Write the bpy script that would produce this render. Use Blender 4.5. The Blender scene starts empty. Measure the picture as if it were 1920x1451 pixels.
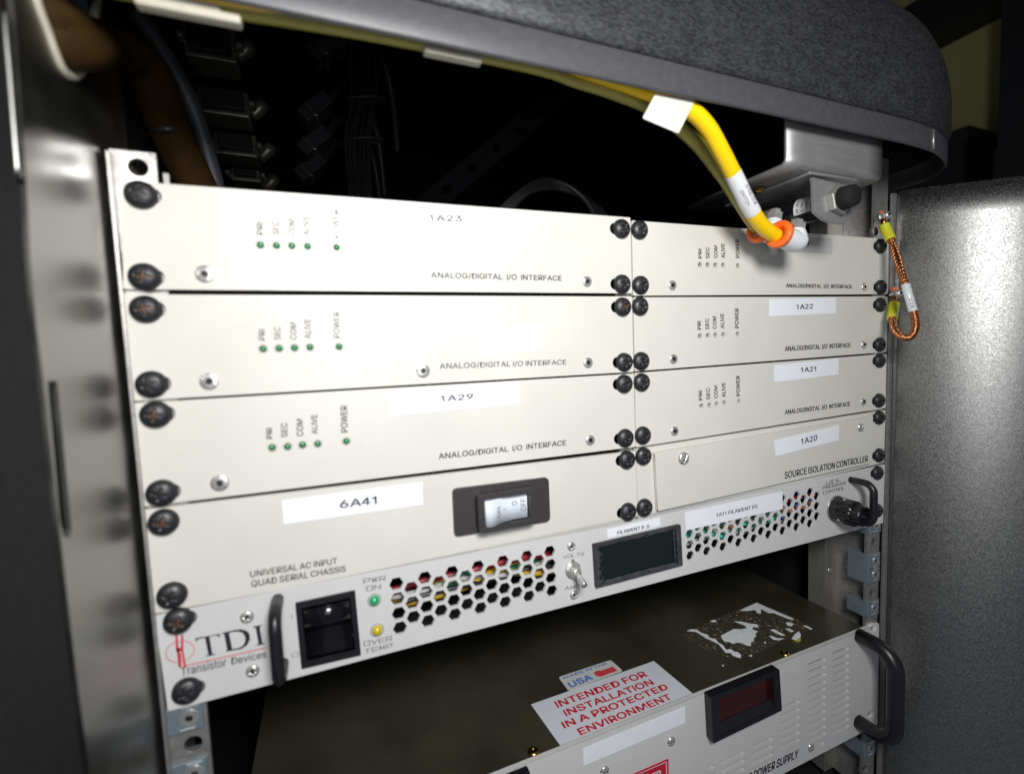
import bpy, bmesh, math, random
from math import sin, cos, pi, radians, sqrt
from mathutils import Vector, Matrix, Euler, noise
from mathutils.geometry import tessellate_polygon
random.seed(4)
SC = bpy.context.scene
COL = SC.collection
S = 0.001                                   # everything below is in millimetres

# ------------------------------------------------------------------ camera
CAM = Vector((72.958, -229.715, -76.160))
ROT = Euler((1.50127702, 0.0420446226, -0.381023625), 'XYZ')
F, CX, CY = 868.522, 959.70, 724.43         # focal length and centre in pixels of a 1920 x 1451 frame
cd = bpy.data.cameras.new('camera'); cam = bpy.data.objects.new('camera', cd); COL.objects.link(cam)
cam.location = CAM * S; cam.rotation_euler = ROT
cd.sensor_width = 36; cd.sensor_fit = 'HORIZONTAL'; cd.lens = F / 1920 * 36
cd.clip_start = 0.01; cd.clip_end = 50
cd.dof.use_dof = True; cd.dof.focus_distance = 0.345; cd.dof.aperture_fstop = 5.0; cd.dof.aperture_blades = 7
SC.camera = cam
# ------------------------------------------------------------------ light
w = bpy.data.worlds.new('World'); SC.world = w; w.use_nodes = True
w.node_tree.nodes['Background'].inputs[0].default_value = (0.80, 0.88, 1.0, 1)
w.node_tree.nodes['Background'].inputs[1].default_value = 0.10
def area(name, loc, aim, size, power, color):
    l = bpy.data.lights.new(name, 'AREA'); l.shape = 'DISK'; l.size = size * S; l.energy = power; l.color = color
    o = bpy.data.objects.new(name, l); COL.objects.link(o); o.location = Vector(loc) * S
    o.rotation_euler = (Vector(aim) - Vector(loc)).to_track_quat('-Z', 'Y').to_euler(); return o
area('flash_lamp', (112, -335, 60), (215, 0, -95), 115, 2.05, (1.0, 0.99, 0.975))
area('fill_lamp', (90, -340, -110), (200, 0, -110), 170, 0.24, (0.97, 0.98, 1.0))  # added weak fill, set low to reach under the hood and soften shadows
SC.view_settings.view_transform = 'Standard'; SC.view_settings.look = 'None'
SC.view_settings.exposure = 0.0; SC.view_settings.gamma = 1.0; SC.view_settings.use_curve_mapping = False
SC.cycles.use_denoising = True
SC.cycles.max_bounces = 8

# ------------------------------------------------------------------ helpers: pixels of the photo to points in the place
RM = ROT.to_matrix()
def ray(px, py): return RM @ Vector(((px - CX) / F, -(py - CY) / F, -1))
def at(px, py, y=0.0):
    d = ray(px, py); return CAM + d * ((y - CAM.y) / d.y)
def atx(px, py, x):
    d = ray(px, py); return CAM + d * ((x - CAM.x) / d.x)
def atz(px, py, z):
    d = ray(px, py); return CAM + d * ((z - CAM.z) / d.z)

# ------------------------------------------------------------------ materials
MATS = {}
def mat(name, color, rough=0.5, metal=0.0, spec=0.5, noise_amt=0.0, noise_scale=400, bump=0.0, bump_scale=2000, coat=0.0,
        rough_var=0.0, stretch=None, trans=0.0, emit=None, detail=3, bdist=0.0002, flecks=None):
    m = bpy.data.materials.new(name); m.use_nodes = True; nt = m.node_tree; N = nt.nodes; L = nt.links
    b = N['Principled BSDF']
    b.inputs['Base Color'].default_value = (*color, 1); b.inputs['Roughness'].default_value = rough
    b.inputs['Metallic'].default_value = metal; b.inputs['Specular IOR Level'].default_value = spec
    b.inputs['Coat Weight'].default_value = coat; b.inputs['Transmission Weight'].default_value = trans
    tc = N.new('ShaderNodeTexCoord'); vec = tc.outputs['Object']
    if stretch:
        mp = N.new('ShaderNodeMapping'); mp.inputs['Scale'].default_value = stretch; L.new(vec, mp.inputs[0]); vec = mp.outputs[0]
    if noise_amt or rough_var:
        n = N.new('ShaderNodeTexNoise'); n.inputs['Scale'].default_value = noise_scale; n.inputs['Detail'].default_value = detail; L.new(vec, n.inputs[0])
        if noise_amt:
            r = N.new('ShaderNodeValToRGB'); r.color_ramp.elements[0].position = 0.3; r.color_ramp.elements[1].position = 0.7
            r.color_ramp.elements[0].color = (*[c * (1 - noise_amt) for c in color], 1)
            r.color_ramp.elements[1].color = (*[min(1, c * (1 + noise_amt)) for c in color], 1)
            L.new(n.outputs[0], r.inputs[0]); L.new(r.outputs[0], b.inputs['Base Color'])
            if flecks:
                n2 = N.new('ShaderNodeTexNoise'); n2.inputs['Scale'].default_value = flecks[0]; n2.inputs['Detail'].default_value = 4; L.new(vec, n2.inputs[0])
                r2 = N.new('ShaderNodeValToRGB'); r2.color_ramp.elements[0].position = flecks[1]; r2.color_ramp.elements[1].position = flecks[1] + 0.03
                L.new(n2.outputs[0], r2.inputs[0])
                mx = N.new('ShaderNodeMixRGB'); L.new(r2.outputs[0], mx.inputs[0]); L.new(r.outputs[0], mx.inputs[1]); mx.inputs[2].default_value = (*flecks[2], 1)
                L.new(mx.outputs[0], b.inputs['Base Color'])
        if rough_var:
            mr = N.new('ShaderNodeMapRange'); mr.inputs[3].default_value = rough - rough_var; mr.inputs[4].default_value = rough + rough_var
            mr.inputs[1].default_value = 0.3; mr.inputs[2].default_value = 0.7
            L.new(n.outputs[0], mr.inputs[0]); L.new(mr.outputs[0], b.inputs['Roughness'])
    if bump:
        n = N.new('ShaderNodeTexNoise'); n.inputs['Scale'].default_value = bump_scale; n.inputs['Detail'].default_value = detail; L.new(vec, n.inputs[0])
        bp = N.new('ShaderNodeBump'); bp.inputs['Strength'].default_value = bump; bp.inputs['Distance'].default_value = bdist
        L.new(n.outputs[0], bp.inputs['Height']); L.new(bp.outputs[0], b.inputs['Normal'])
    if emit:
        b.inputs['Emission Color'].default_value = (*emit[0], 1); b.inputs['Emission Strength'].default_value = emit[1]
    MATS[name] = m; return m

PAINT = mat('panel_paint', (0.63, 0.618, 0.572), 0.36, spec=0.45, noise_amt=0.03, noise_scale=22, detail=7, bump=0.13, bump_scale=1500, rough_var=0.09)
PAINT2 = mat('supply_paint', (0.59, 0.59, 0.59), 0.42, spec=0.4, noise_amt=0.02, noise_scale=60, bump=0.08, bump_scale=1800)
PAPER = mat('label_paper', (0.80, 0.82, 0.88), 0.45, noise_amt=0.015, noise_scale=90)
PAPER_OLD = mat('worn_label_film', (0.50, 0.50, 0.49), 0.3, noise_amt=0.08, noise_scale=120)
INK = mat('black_ink', (0.018, 0.018, 0.03), 0.5)
INK_GREY = mat('grey_ink', (0.05, 0.05, 0.065), 0.5)
INK_RED = mat('red_ink', (0.55, 0.015, 0.035), 0.5)
INK_BLUE = mat('blue_ink', (0.10, 0.20, 0.55), 0.6)
BLACKOX = mat('black_oxide_steel', (0.016, 0.017, 0.020), 0.42, metal=0.0, spec=0.5, noise_amt=0.3, noise_scale=700, rough_var=0.08)
RECESS = mat('worn_recess', (0.10, 0.05, 0.03), 0.5, metal=0.2, noise_amt=0.5, noise_scale=900)
RECESS2 = mat('dark_recess', (0.02, 0.02, 0.022), 0.45, metal=0.1, noise_amt=0.5, noise_scale=900)
STEEL = mat('stainless_steel', (0.66, 0.65, 0.63), 0.28, metal=0.72, noise_amt=0.08, noise_scale=500, rough_var=0.06)
STEEL_DULL = mat('brushed_steel', (0.42, 0.41, 0.39), 0.42, metal=0.75, noise_amt=0.10, noise_scale=120, stretch=(5, 5, 0.3), rough_var=0.05)
SATIN = mat('satin_stainless', (0.30, 0.30, 0.305), 0.40, metal=0.5, noise_amt=0.08, noise_scale=90, stretch=(0.4, 4, 4), rough_var=0.05)
RAILM = mat('rail_steel', (0.42, 0.41, 0.40), 0.42, metal=0.75, noise_amt=0.15, noise_scale=300, bump=0.15, bump_scale=1500)
ZINC = mat('zinc_plate', (0.24, 0.30, 0.35), 0.36, metal=0.5, noise_amt=0.06, noise_scale=200, rough_var=0.08)
CHROME = mat('chrome', (0.75, 0.74, 0.72), 0.12, metal=0.85)
BRASS = mat('brass', (0.62, 0.42, 0.12), 0.22, metal=1.0)
BLACKPL = mat('black_plastic', (0.010, 0.010, 0.013), 0.36, noise_amt=0.2, noise_scale=500)
BLACKGLOSS = mat('glossy_black_plastic', (0.006, 0.006, 0.008), 0.14, spec=0.6)
BROWNPL = mat('switch_plastic', (0.040, 0.036, 0.038), 0.42, noise_amt=0.12, noise_scale=400, bump=0.05)
ROCKERW = mat('white_rocker_plastic', (0.66, 0.72, 0.80), 0.22)
RUBBER = mat('black_rubber', (0.009, 0.0095, 0.010), 0.8, spec=0.25, noise_amt=0.3, noise_scale=300, bump=0.2, bump_scale=900)
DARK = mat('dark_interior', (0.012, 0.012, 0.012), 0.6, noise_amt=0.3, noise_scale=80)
SOOT = mat('chassis_dark', (0.03, 0.03, 0.033), 0.55, noise_amt=0.3, noise_scale=200)
TINT = mat('smoked_window', (0.008, 0.014, 0.014), 0.16, spec=0.5, rough_var=0.06, noise_scale=60)
FILM = mat('protective_film', (0.045, 0.047, 0.055), 0.18, spec=0.6, noise_amt=0.3, noise_scale=150, bump=0.4, bump_scale=160, bdist=0.0006)
REDWIN = mat('red_window', (0.035, 0.003, 0.006), 0.16, spec=0.5, noise_amt=0.2, noise_scale=60)
GREENLED = mat('green_led', (0.018, 0.17, 0.055), 0.18, spec=0.6, coat=0.4)
GREENLED2 = mat('pale_green_led', (0.03, 0.34, 0.14), 0.16, spec=0.6, coat=0.4)
YELLOWLED = mat('yellow_led', (0.55, 0.42, 0.01), 0.18, spec=0.6, coat=0.4)
HOLE_SHADE = mat('hole_shade_lens', (0.018, 0.022, 0.018), 0.35)  # near-black lens, the shade inside the indicator holes is put into its colour
YELLOW = mat('yellow_tube', (0.86, 0.56, 0.003), 0.34, spec=0.5, noise_amt=0.03, noise_scale=150)
SHADED_YELLOW = mat('shaded_yellow_tube', (0.36, 0.33, 0.075), 0.35, noise_amt=0.08, noise_scale=150)  # darker yellow for the rear hose, its shadow is put into the colour
ORANGE = mat('orange_plastic', (0.86, 0.145, 0.02), 0.38)
WHITEPL = mat('white_plastic', (0.70, 0.71, 0.73), 0.35, noise_amt=0.02, noise_scale=200)
CREAM = mat('cream_plastic', (0.44, 0.415, 0.335), 0.45, noise_amt=0.06, noise_scale=200)
LIME = mat('yellow_lug_sleeve', (0.58, 0.58, 0.03), 0.3, noise_amt=0.05)
COPPER = mat('copper_braid', (0.48, 0.20, 0.085), 0.28, metal=1.0, noise_amt=0.35, noise_scale=900)
CLEAR = mat('clear_heatshrink', (0.55, 0.60, 0.62), 0.25)
BUNDLE = mat('orange_cable', (0.030, 0.0135, 0.0004), 0.8, spec=0.2, noise_amt=0.25, noise_scale=120)
GREYC = mat('grey_cable', (0.045, 0.05, 0.058), 0.5, noise_amt=0.2, noise_scale=120)
BLACKC = mat('black_cable', (0.033, 0.033, 0.036), 0.42, noise_amt=0.2, noise_scale=120)
DIMSTEEL = mat('dull_connector_shell', (0.20, 0.19, 0.15), 0.35, metal=0.6, noise_amt=0.25, noise_scale=300)
OLIVEDRAB = mat('olive_chassis', (0.058, 0.054, 0.036), 0.27, metal=0.3, spec=0.6, noise_amt=0.30, noise_scale=18, rough_var=0.07, detail=6,
                flecks=(420, 0.72, (0.12, 0.11, 0.08)), bump=0.06, bump_scale=900)
RESIDUE = mat('label_adhesive', (0.058, 0.050, 0.034), 0.55, noise_amt=0.35, noise_scale=300, detail=8, flecks=(430, 0.63, (0.34, 0.33, 0.30)), bump=0.5, bump_scale=700)
FLAKE = mat('torn_paper', (0.80, 0.83, 0.86), 0.5, noise_amt=0.06, noise_scale=300, bump=0.3, bump_scale=500)
SIGNRED = mat('red_sign', (0.52, 0.012, 0.035), 0.35)
WALLM = mat('wall_paint', (0.50, 0.45, 0.18), 0.7, noise_amt=0.05, noise_scale=3)
CEILM = mat('ceiling_dark', (0.055, 0.065, 0.075), 0.8, noise_amt=0.1, noise_scale=3)
NIGHT = mat('dark_equipment', (0.012, 0.013, 0.015), 0.6, noise_amt=0.2, noise_scale=10)

def hood_material():
    m = bpy.data.materials.new('hood_textured_paint'); m.use_nodes = True; nt = m.node_tree; N = nt.nodes; L = nt.links; b = N['Principled BSDF']
    tc = N.new('ShaderNodeTexCoord')
    n = N.new('ShaderNodeTexNoise'); n.inputs['Scale'].default_value = 780; n.inputs['Detail'].default_value = 4; n.inputs['Roughness'].default_value = 0.7; mp = N.new('ShaderNodeMapping'); mp.inputs['Scale'].default_value = (0.45, 1, 1.2); L.new(tc.outputs['Object'], mp.inputs[0]); L.new(mp.outputs[0], n.inputs[0])
    n2 = N.new('ShaderNodeTexNoise'); n2.inputs['Scale'].default_value = 130; n2.inputs['Detail'].default_value = 4; L.new(tc.outputs['Object'], n2.inputs[0])
    mx = N.new('ShaderNodeMath'); mx.operation = 'MULTIPLY_ADD'; L.new(n2.outputs[0], mx.inputs[0]); mx.inputs[1].default_value = 0.25; L.new(n.outputs[0], mx.inputs[2])
    r = N.new('ShaderNodeValToRGB'); r.color_ramp.elements[0].position = 0.50; r.color_ramp.elements[1].position = 0.78
    r.color_ramp.elements[0].color = (0.034, 0.035, 0.038, 1); r.color_ramp.elements[1].color = (0.110, 0.113, 0.120, 1)
    L.new(mx.outputs[0], r.inputs[0]); L.new(r.outputs[0], b.inputs['Base Color'])
    b.inputs['Roughness'].default_value = 0.43; b.inputs['Metallic'].default_value = 0.6
    bp = N.new('ShaderNodeBump'); bp.inputs['Strength'].default_value = 0.35; bp.inputs['Distance'].default_value = 0.0005
    L.new(n.outputs[0], bp.inputs['Height']); L.new(bp.outputs[0], b.inputs['Normal'])
    return m
HOODM = hood_material()
BANDM = mat('hood_band_paint', (0.058, 0.059, 0.066), 0.45, noise_amt=0.12, noise_scale=250, bump=0.12, bump_scale=1300)

def galvanised(name, base, rough, scale, bump, dark=0.5):
    m = bpy.data.materials.new(name); m.use_nodes = True; nt = m.node_tree; N = nt.nodes; L = nt.links; b = N['Principled BSDF']
    tc = N.new('ShaderNodeTexCoord')
    v = N.new('ShaderNodeTexVoronoi'); v.inputs['Scale'].default_value = scale; v.inputs['Randomness'].default_value = 1
    nz = N.new('ShaderNodeTexNoise'); nz.inputs['Scale'].default_value = scale * 0.6; nz.inputs['Detail'].default_value = 3
    add = N.new('ShaderNodeVectorMath'); add.operation = 'MULTIPLY_ADD'; add.inputs[1].default_value = (0.0016,) * 3
    L.new(tc.outputs['Object'], nz.inputs[0]); L.new(nz.outputs[1], add.inputs[0]); L.new(tc.outputs['Object'], add.inputs[2]); L.new(add.outputs[0], v.inputs[0])
    sx = N.new('ShaderNodeSeparateColor'); L.new(v.outputs['Color'], sx.inputs[0])
    r = N.new('ShaderNodeMapRange'); r.inputs[3].default_value = rough - 0.10; r.inputs[4].default_value = rough + 0.10; L.new(sx.outputs[0], r.inputs[0]); L.new(r.outputs[0], b.inputs['Roughness'])
    c = N.new('ShaderNodeValToRGB'); c.color_ramp.elements[0].color = (*[k * dark for k in base], 1); c.color_ramp.elements[1].color = (*base, 1)
    L.new(sx.outputs[1], c.inputs[0]); L.new(c.outputs[0], b.inputs['Base Color'])
    b.inputs['Metallic'].default_value = 1.0
    bp = N.new('ShaderNodeBump'); bp.inputs['Strength'].default_value = bump; bp.inputs['Distance'].default_value = 0.0004
    L.new(sx.outputs[2], bp.inputs['Height']); L.new(bp.outputs[0], b.inputs['Normal'])
    return m
GALV = galvanised('galvanised_sheet', (0.37, 0.37, 0.365), 0.44, 1500, 0.15, 0.62)
GALVL = mat('smooth_galvanised_sheet', (0.29, 0.286, 0.275), 0.34, metal=1.0, noise_amt=0.10, noise_scale=40, rough_var=0.06, detail=6)

# ------------------------------------------------------------------ objects
def tag(o, label=None, cat=None, group=None, kind=None):
    if label: o['label'] = label
    if cat: o['category'] = cat
    if group: o['group'] = group
    if kind: o['kind'] = kind
    return o
def thing(name, loc, label, cat, group=None):
    o = bpy.data.objects.new(name, None); COL.objects.link(o); o.empty_display_size = 0.01
    o.location = Vector(loc) * S
    return tag(o, label, cat, group)
def link(name, me, parent=None):
    o = bpy.data.objects.new(name, me); COL.objects.link(o)
    if parent is not None:
        o.parent = parent
        if parent.parent is None: o.matrix_parent_inverse = Matrix.Translation(-parent.location)
    return o
class MB:
    """collects faces in millimetres, links them as one mesh object"""
    def __init__(s): s.v = []; s.f = []; s.m = []; s.sm = []
    def add(s, vs, fs, mi=0, smooth=False):
        k = len(s.v); s.v += [Vector(p) for p in vs]
        for f in fs: s.f.append([i + k for i in f]); s.m.append(mi); s.sm.append(smooth)
        return s
    def box(s, a, b, mi=0):
        (x0, y0, z0), (x1, y1, z1) = a, b
        return s.add([(x0, y0, z0), (x1, y0, z0), (x1, y1, z0), (x0, y1, z0), (x0, y0, z1), (x1, y0, z1), (x1, y1, z1), (x0, y1, z1)],
                     [(0, 3, 2, 1), (4, 5, 6, 7), (0, 1, 5, 4), (1, 2, 6, 5), (2, 3, 7, 6), (3, 0, 4, 7)], mi)
    def obox(s, c, ax, ay, az, mi=0):
        c, ax, ay, az = map(Vector, (c, ax, ay, az))
        P = [c + ax * i + ay * j + az * k for k in (-1, 1) for (i, j) in ((-1, -1), (1, -1), (1, 1), (-1, 1))]
        return s.add(P, [(0, 3, 2, 1), (4, 5, 6, 7), (0, 1, 5, 4), (1, 2, 6, 5), (2, 3, 7, 6), (3, 0, 4, 7)], mi)
    def plate(s, loop, holes=(), n=Vector((0, 1, 0)), t=2.0, mi=0, mi_wall=None):
        """flat polygon with holes, thickened by t along n"""
        loops = [list(map(Vector, loop))] + [list(map(Vector, h)) for h in holes]
        tris = tessellate_polygon(loops); flat = [p for l in loops for p in l]; n = Vector(n); K = len(flat)
        s.add(flat + [p + n * t for p in flat], [t_ for t_ in tris] + [tuple(i + K for i in reversed(t_)) for t_ in tris], mi)
        k = 0
        for l in loops:
            L_ = len(l); vs = l + [p + n * t for p in l]
            s.add(vs, [(i, (i + 1) % L_, (i + 1) % L_ + L_, i + L_) for i in range(L_)], mi if mi_wall is None else mi_wall)
        return s
    def lathe(s, c, axis, prof, seg=32, mi=0, smooth=True, cap=True):
        """prof: list of (radius, distance along axis)"""
        c = Vector(c); a = Vector(axis).normalized(); u = a.orthogonal().normalized(); v = a.cross(u)
        vs = []; fs = []
        for r, h in prof:
            for k in range(seg): vs.append(c + a * h + (u * cos(2 * pi * k / seg) + v * sin(2 * pi * k / seg)) * r)
        for i in range(len(prof) - 1):
            for k in range(seg): fs.append((i * seg + k, i * seg + (k + 1) % seg, (i + 1) * seg + (k + 1) % seg, (i + 1) * seg + k))
        s.add(vs, fs, mi, smooth)
        if cap:
            for i in (0, len(prof) - 1):
                if prof[i][0] > 1e-6: s.add([vs[i * seg + k] for k in range(seg)], [tuple(range(seg))], mi, False)
        return s
    def tube(s, pts, r, seg=16, mi=0, steps=8, caps=True, flat=1.0):
        pts = [Vector(p) for p in pts]
        if steps > 1 and len(pts) > 2:
            q = []
            for i in range(len(pts) - 1):
                p0, p1, p2, p3 = pts[max(i - 1, 0)], pts[i], pts[i + 1], pts[min(i + 2, len(pts) - 1)]
                for k in range(steps):
                    t = k / steps
                    q.append(0.5 * ((2 * p1) + (p2 - p0) * t + (2 * p0 - 5 * p1 + 4 * p2 - p3) * t * t + (-p0 + 3 * p1 - 3 * p2 + p3) * t ** 3))
            q.append(pts[-1]); pts = q
        n = len(pts); vs = []; fs = []; up = None
        for i, p in enumerate(pts):
            d = (pts[min(i + 1, n - 1)] - pts[max(i - 1, 0)]).normalized()
            up = d.orthogonal().normalized() if up is None else (up - d * up.dot(d)).normalized()
            sd = d.cross(up); rr = r[min(int(i * len(r) / n), len(r) - 1)] if isinstance(r, (list, tuple)) else r
            for k in range(seg): vs.append(p + (up * cos(2 * pi * k / seg) + sd * sin(2 * pi * k / seg) * flat) * rr)
        for i in range(n - 1):
            for k in range(seg): fs.append((i * seg + k, i * seg + (k + 1) % seg, (i + 1) * seg + (k + 1) % seg, (i + 1) * seg + k))
        s.add(vs, fs, mi, True)
        if caps: s.add(vs[:seg], [tuple(range(seg))], mi); s.add(vs[-seg:], [tuple(range(seg))], mi)
        return s
    def grid(s, rows, mi=0, smooth=True, flip=False):
        R, C_ = len(rows), len(rows[0]); vs = [p for r in rows for p in r]
        return s.add(vs, [(i * C_ + j, i * C_ + j + 1, (i + 1) * C_ + j + 1, (i + 1) * C_ + j) for i in range(R - 1) for j in range(C_ - 1)], mi, smooth)
    def mesh(s, name, mats):
        me = bpy.data.meshes.new(name); me.from_pydata([p * S for p in s.v], [], s.f)
        for m in (mats if isinstance(mats, (list, tuple)) else [mats]): me.materials.append(m)
        me.polygons.foreach_set('material_index', s.m); me.polygons.foreach_set('use_smooth', s.sm)
        bm = bmesh.new(); bm.from_mesh(me); bmesh.ops.remove_doubles(bm, verts=bm.verts, dist=1e-6)
        bmesh.ops.recalc_face_normals(bm, faces=bm.faces); bm.to_mesh(me); bm.free()
        me.update(); return me
    def build(s, name, mats, parent=None, bevel=0.0, seg=2):
        o = link(name, s.mesh(name, mats), parent)
        if bevel:
            b = o.modifiers.new('bevel', 'BEVEL'); b.width = bevel * S; b.segments = seg; b.limit_method = 'ANGLE'; b.angle_limit = radians(35)
            b.use_clamp_overlap = True
        return o
def smooth_curve(pts, steps=6):
    q = []
    for i in range(len(pts) - 1):
        p0, p1, p2, p3 = pts[max(i - 1, 0)], pts[i], pts[i + 1], pts[min(i + 2, len(pts) - 1)]
        for k in range(steps):
            t = k / steps
            q.append(0.5 * ((2 * p1) + (p2 - p0) * t + (2 * p0 - 5 * p1 + 4 * p2 - p3) * t * t + (-p0 + 3 * p1 - 3 * p2 + p3) * t ** 3))
    q.append(pts[-1]); return q
def sheet_part(name, pts, mats, parent, t=0.15, n=(0, 1, 0)):
    """a thin label lying on a surface: the given points are its face, it is t thick towards n"""
    return MB().plate(pts, (), Vector(n), t).build(name, mats, parent)
def rounded(pts, r, seg=5):
    """round the corners of a polygon"""
    pts = [Vector(p) for p in pts]; out = []; n = len(pts)
    for i in range(n):
        p, a, b = pts[i], pts[i - 1], pts[(i + 1) % n]
        ri = r[i] if isinstance(r, (list, tuple)) else r
        if ri <= 0: out.append(p); continue
        da, db = (a - p).normalized() * ri, (b - p).normalized() * ri
        for k in range(seg + 1):
            t = k / seg; out.append((p + da) * (1 - t) ** 2 + p * 2 * t * (1 - t) + (p + db) * t * t)
    return out
def circle(c, r, y=0.0, seg=20, rz=None):
    return [Vector((c[0] + r * cos(2 * pi * k / seg), y, c[2] + (rz or r) * sin(2 * pi * k / seg))) for k in range(seg)]
def obround(c, a, b, hh, y=0.0, seg=8):
    """horizontal slot from c.x-a to c.x+b, half height hh"""
    out = []
    for k in range(seg + 1):
        t = -pi / 2 + pi * k / seg; out.append(Vector((c[0] + b - hh + hh * cos(t), y, c[2] + hh * sin(t))))
    for k in range(seg + 1):
        t = pi / 2 + pi * k / seg; out.append(Vector((c[0] - a + hh + hh * cos(t), y, c[2] + hh * sin(t))))
    return out

# ------------------------------------------------------------------ lettering
TXT = {}
try: FONT = bpy.data.fonts.load(bpy.utils.system_resource('DATAFILES', path='fonts') + '/Inter.woff2')   # Blender's own interface font
except Exception: FONT = None
def raw(body):
    c = bpy.data.curves.new('lettering', 'FONT'); c.body = body; c.size = 1; c.font = FONT or c.font; c.resolution_u = 4
    o = bpy.data.objects.new('lettering', c); COL.objects.link(o); bpy.context.view_layer.update()
    me = bpy.data.meshes.new_from_object(o)
    r = ([(v.co.x, v.co.y) for v in me.vertices], [tuple(p.vertices) for p in me.polygons])
    bpy.data.objects.remove(o); bpy.data.curves.remove(c); bpy.data.meshes.remove(me); return r
def span(vs): return max(v[0] for v in vs) - min(v[0] for v in vs)
CAPH = max(v[1] for v in raw('H')[0]); HH = span(raw('HH')[0])
GL = {}
def glyph(ch):
    """outline of one letter and its advance; I, 1 and 4 are drawn in the plain grotesque manner"""
    if ch not in GL:
        h = CAPH; w_ = h * .115
        if ch == 'I': GL[ch] = ([(h * .09, 0), (h * .09 + w_, 0), (h * .09 + w_, h), (h * .09, h)], [(0, 1, 2, 3)], h * .30)
        elif ch == '1': GL[ch] = ([(h * .34, 0), (h * .34 + w_, 0), (h * .34 + w_, h), (h * .36, h), (h * .12, h * .80), (h * .12, h * .69), (h * .34, h * .78)], [(0, 1, 2, 3, 6), (3, 4, 5, 6)], h * .76)
        elif ch == '4': GL[ch] = ([(h * .44, 0), (h * .44 + w_, 0), (h * .44 + w_, h), (h * .44, h), (h * .03, h * .34), (h * .03, h * .23), (h * .70, h * .23), (h * .70, h * .33), (h * .15, h * .33), (h * .44, h * .78)], [(0, 1, 2, 9), (2, 3, 9), (3, 4, 8, 9), (4, 5, 6, 7, 8)], h * .76)
        elif ch == ' ': GL[ch] = ([], [], h * .30)
        else:
            vs, fs = raw(ch); pad = span(raw('H' + ch + 'H')[0]) - HH
            GL[ch] = (vs, fs, pad)
    return GL[ch]
def glyphs(s, bold, space=1.0, shear=0.0):
    key = (s, space, shear)
    if key not in TXT:
        V = []; F_ = []; x = 0
        for ch in s:
            vs, fs, adv = glyph(ch); k = len(V)
            V += [(x + vx + shear * vy, vy) for vx, vy in vs]; F_ += [tuple(i + k for i in f) for f in fs]; x += adv * space
        TXT[key] = (V, F_)
    return TXT[key]
def place_text(vs, fs, A, B, C, n, lift):
    x0 = min(v[0] for v in vs); x1 = max(v[0] for v in vs); y0 = min(v[1] for v in vs); y1 = max(v[1] for v in vs)
    A, B, C, n = map(Vector, (A, B, C, n)); U = B - A; Vv = C - A; W = Vv - U * (Vv.dot(U) / U.dot(U))
    return [A + U * ((x - x0) / (x1 - x0)) + W * ((y - y0) / (y1 - y0)) + n * lift for x, y in vs], fs
FRONT = Vector((0, -1, 0)); UP = Vector((0, 0, 1))
def text(s, a, b, c, parent, ink=INK, y=0.0, bold=0.0, space=1.0, proj=None, n=FRONT, lift=0.12, shear=0.0):
    """a, b: photo pixels of the two ends of the base line, c: of the top of the first letter; bold: stroke gain in letter heights"""
    pr = proj or (lambda p: at(p[0], p[1], y))
    vs, fs = glyphs(s, 0.0, space, shear); g = 0.018 + bold
    V = []; F_ = []
    for i, (dx, dy) in enumerate(((0, 0), (g, 0), (0, g), (g, g))):
        k = len(V); V += [(x + dx, yy + dy) for x, yy in vs]; F_ += [tuple(j + k for j in f) for f in fs]
    P, F_ = place_text(V, F_, pr(a), pr(b), pr(c), n, lift); n_ = len(vs); n = Vector(n)
    P = [p + n * (.03 * (i // n_)) for i, p in enumerate(P)]
    m = MB()
    for i, f in enumerate(F_): m.add([P[j] + n * (.0011 * (i % 23)) for j in f], [tuple(range(len(f)))])
    return m.build('lettering', ink, parent)
STROKES = {  # squared stroke letters of the supply's silk-screen
 'P': [[(0,0),(0,1),(1,1),(1,.42),(0,.42)]], 'W': [[(0,1),(.25,0),(.5,.9),(.75,0),(1,1)]], 'R': [[(0,0),(0,1),(1,1),(1,.42),(0,.42)],[(.45,.42),(1,0)]],
 'O': [[(0,0),(0,1),(1,1),(1,0),(0,0)]], 'N': [[(0,0),(0,1),(1,0),(1,1)]], 'V': [[(0,1),(.5,0),(1,1)]], 'E': [[(1,0),(0,0),(0,1),(1,1)],[(0,.5),(.85,.5)]],
 'T': [[(0,1),(1,1)],[(.5,1),(.5,0)]], 'M': [[(0,0),(.08,1),(.5,.2),(.92,1),(1,0)]], 'L': [[(0,1),(0,0),(1,0)]], 'S': [[(0,0),(1,0),(1,.5),(0,.5),(0,1),(1,1)]],
 'A': [[(0,0),(.45,1),(.55,1),(1,0)],[(.2,.33),(.8,.33)]], 'C': [[(1,0),(0,0),(0,1),(1,1)]], 'G': [[(1,1),(0,1),(0,0),(1,0),(1,.48),(.55,.48)]], 'I': [[(.5,0),(.5,1)]]}
def stroke_text(s, a, b, c, parent, ink=INK_GREY, y=0.0, wt=0.11, lift=0.12, fill=0.72):
    vs = []; fs = []
    for i, ch in enumerate(s):
        for line in STROKES[ch]:
            for (x0, y0), (x1, y1) in zip(line, line[1:]):
                p = Vector((i + x0 * fill, y0)); q = Vector((i + x1 * fill, y1)); d = (q - p).normalized()
                p -= d * wt / 2; q += d * wt / 2; nn = Vector((-d.y, d.x)) * wt / 2
                k = len(vs); vs += [tuple(p + nn), tuple(p - nn), tuple(q - nn), tuple(q + nn)]; fs.append((k, k + 1, k + 2, k + 3))
    P, fs = place_text(vs, fs, at(*a, y), at(*b, y), at(*c, y), FRONT, lift)
    return MB().add(P, fs).build('lettering', ink, parent)

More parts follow.
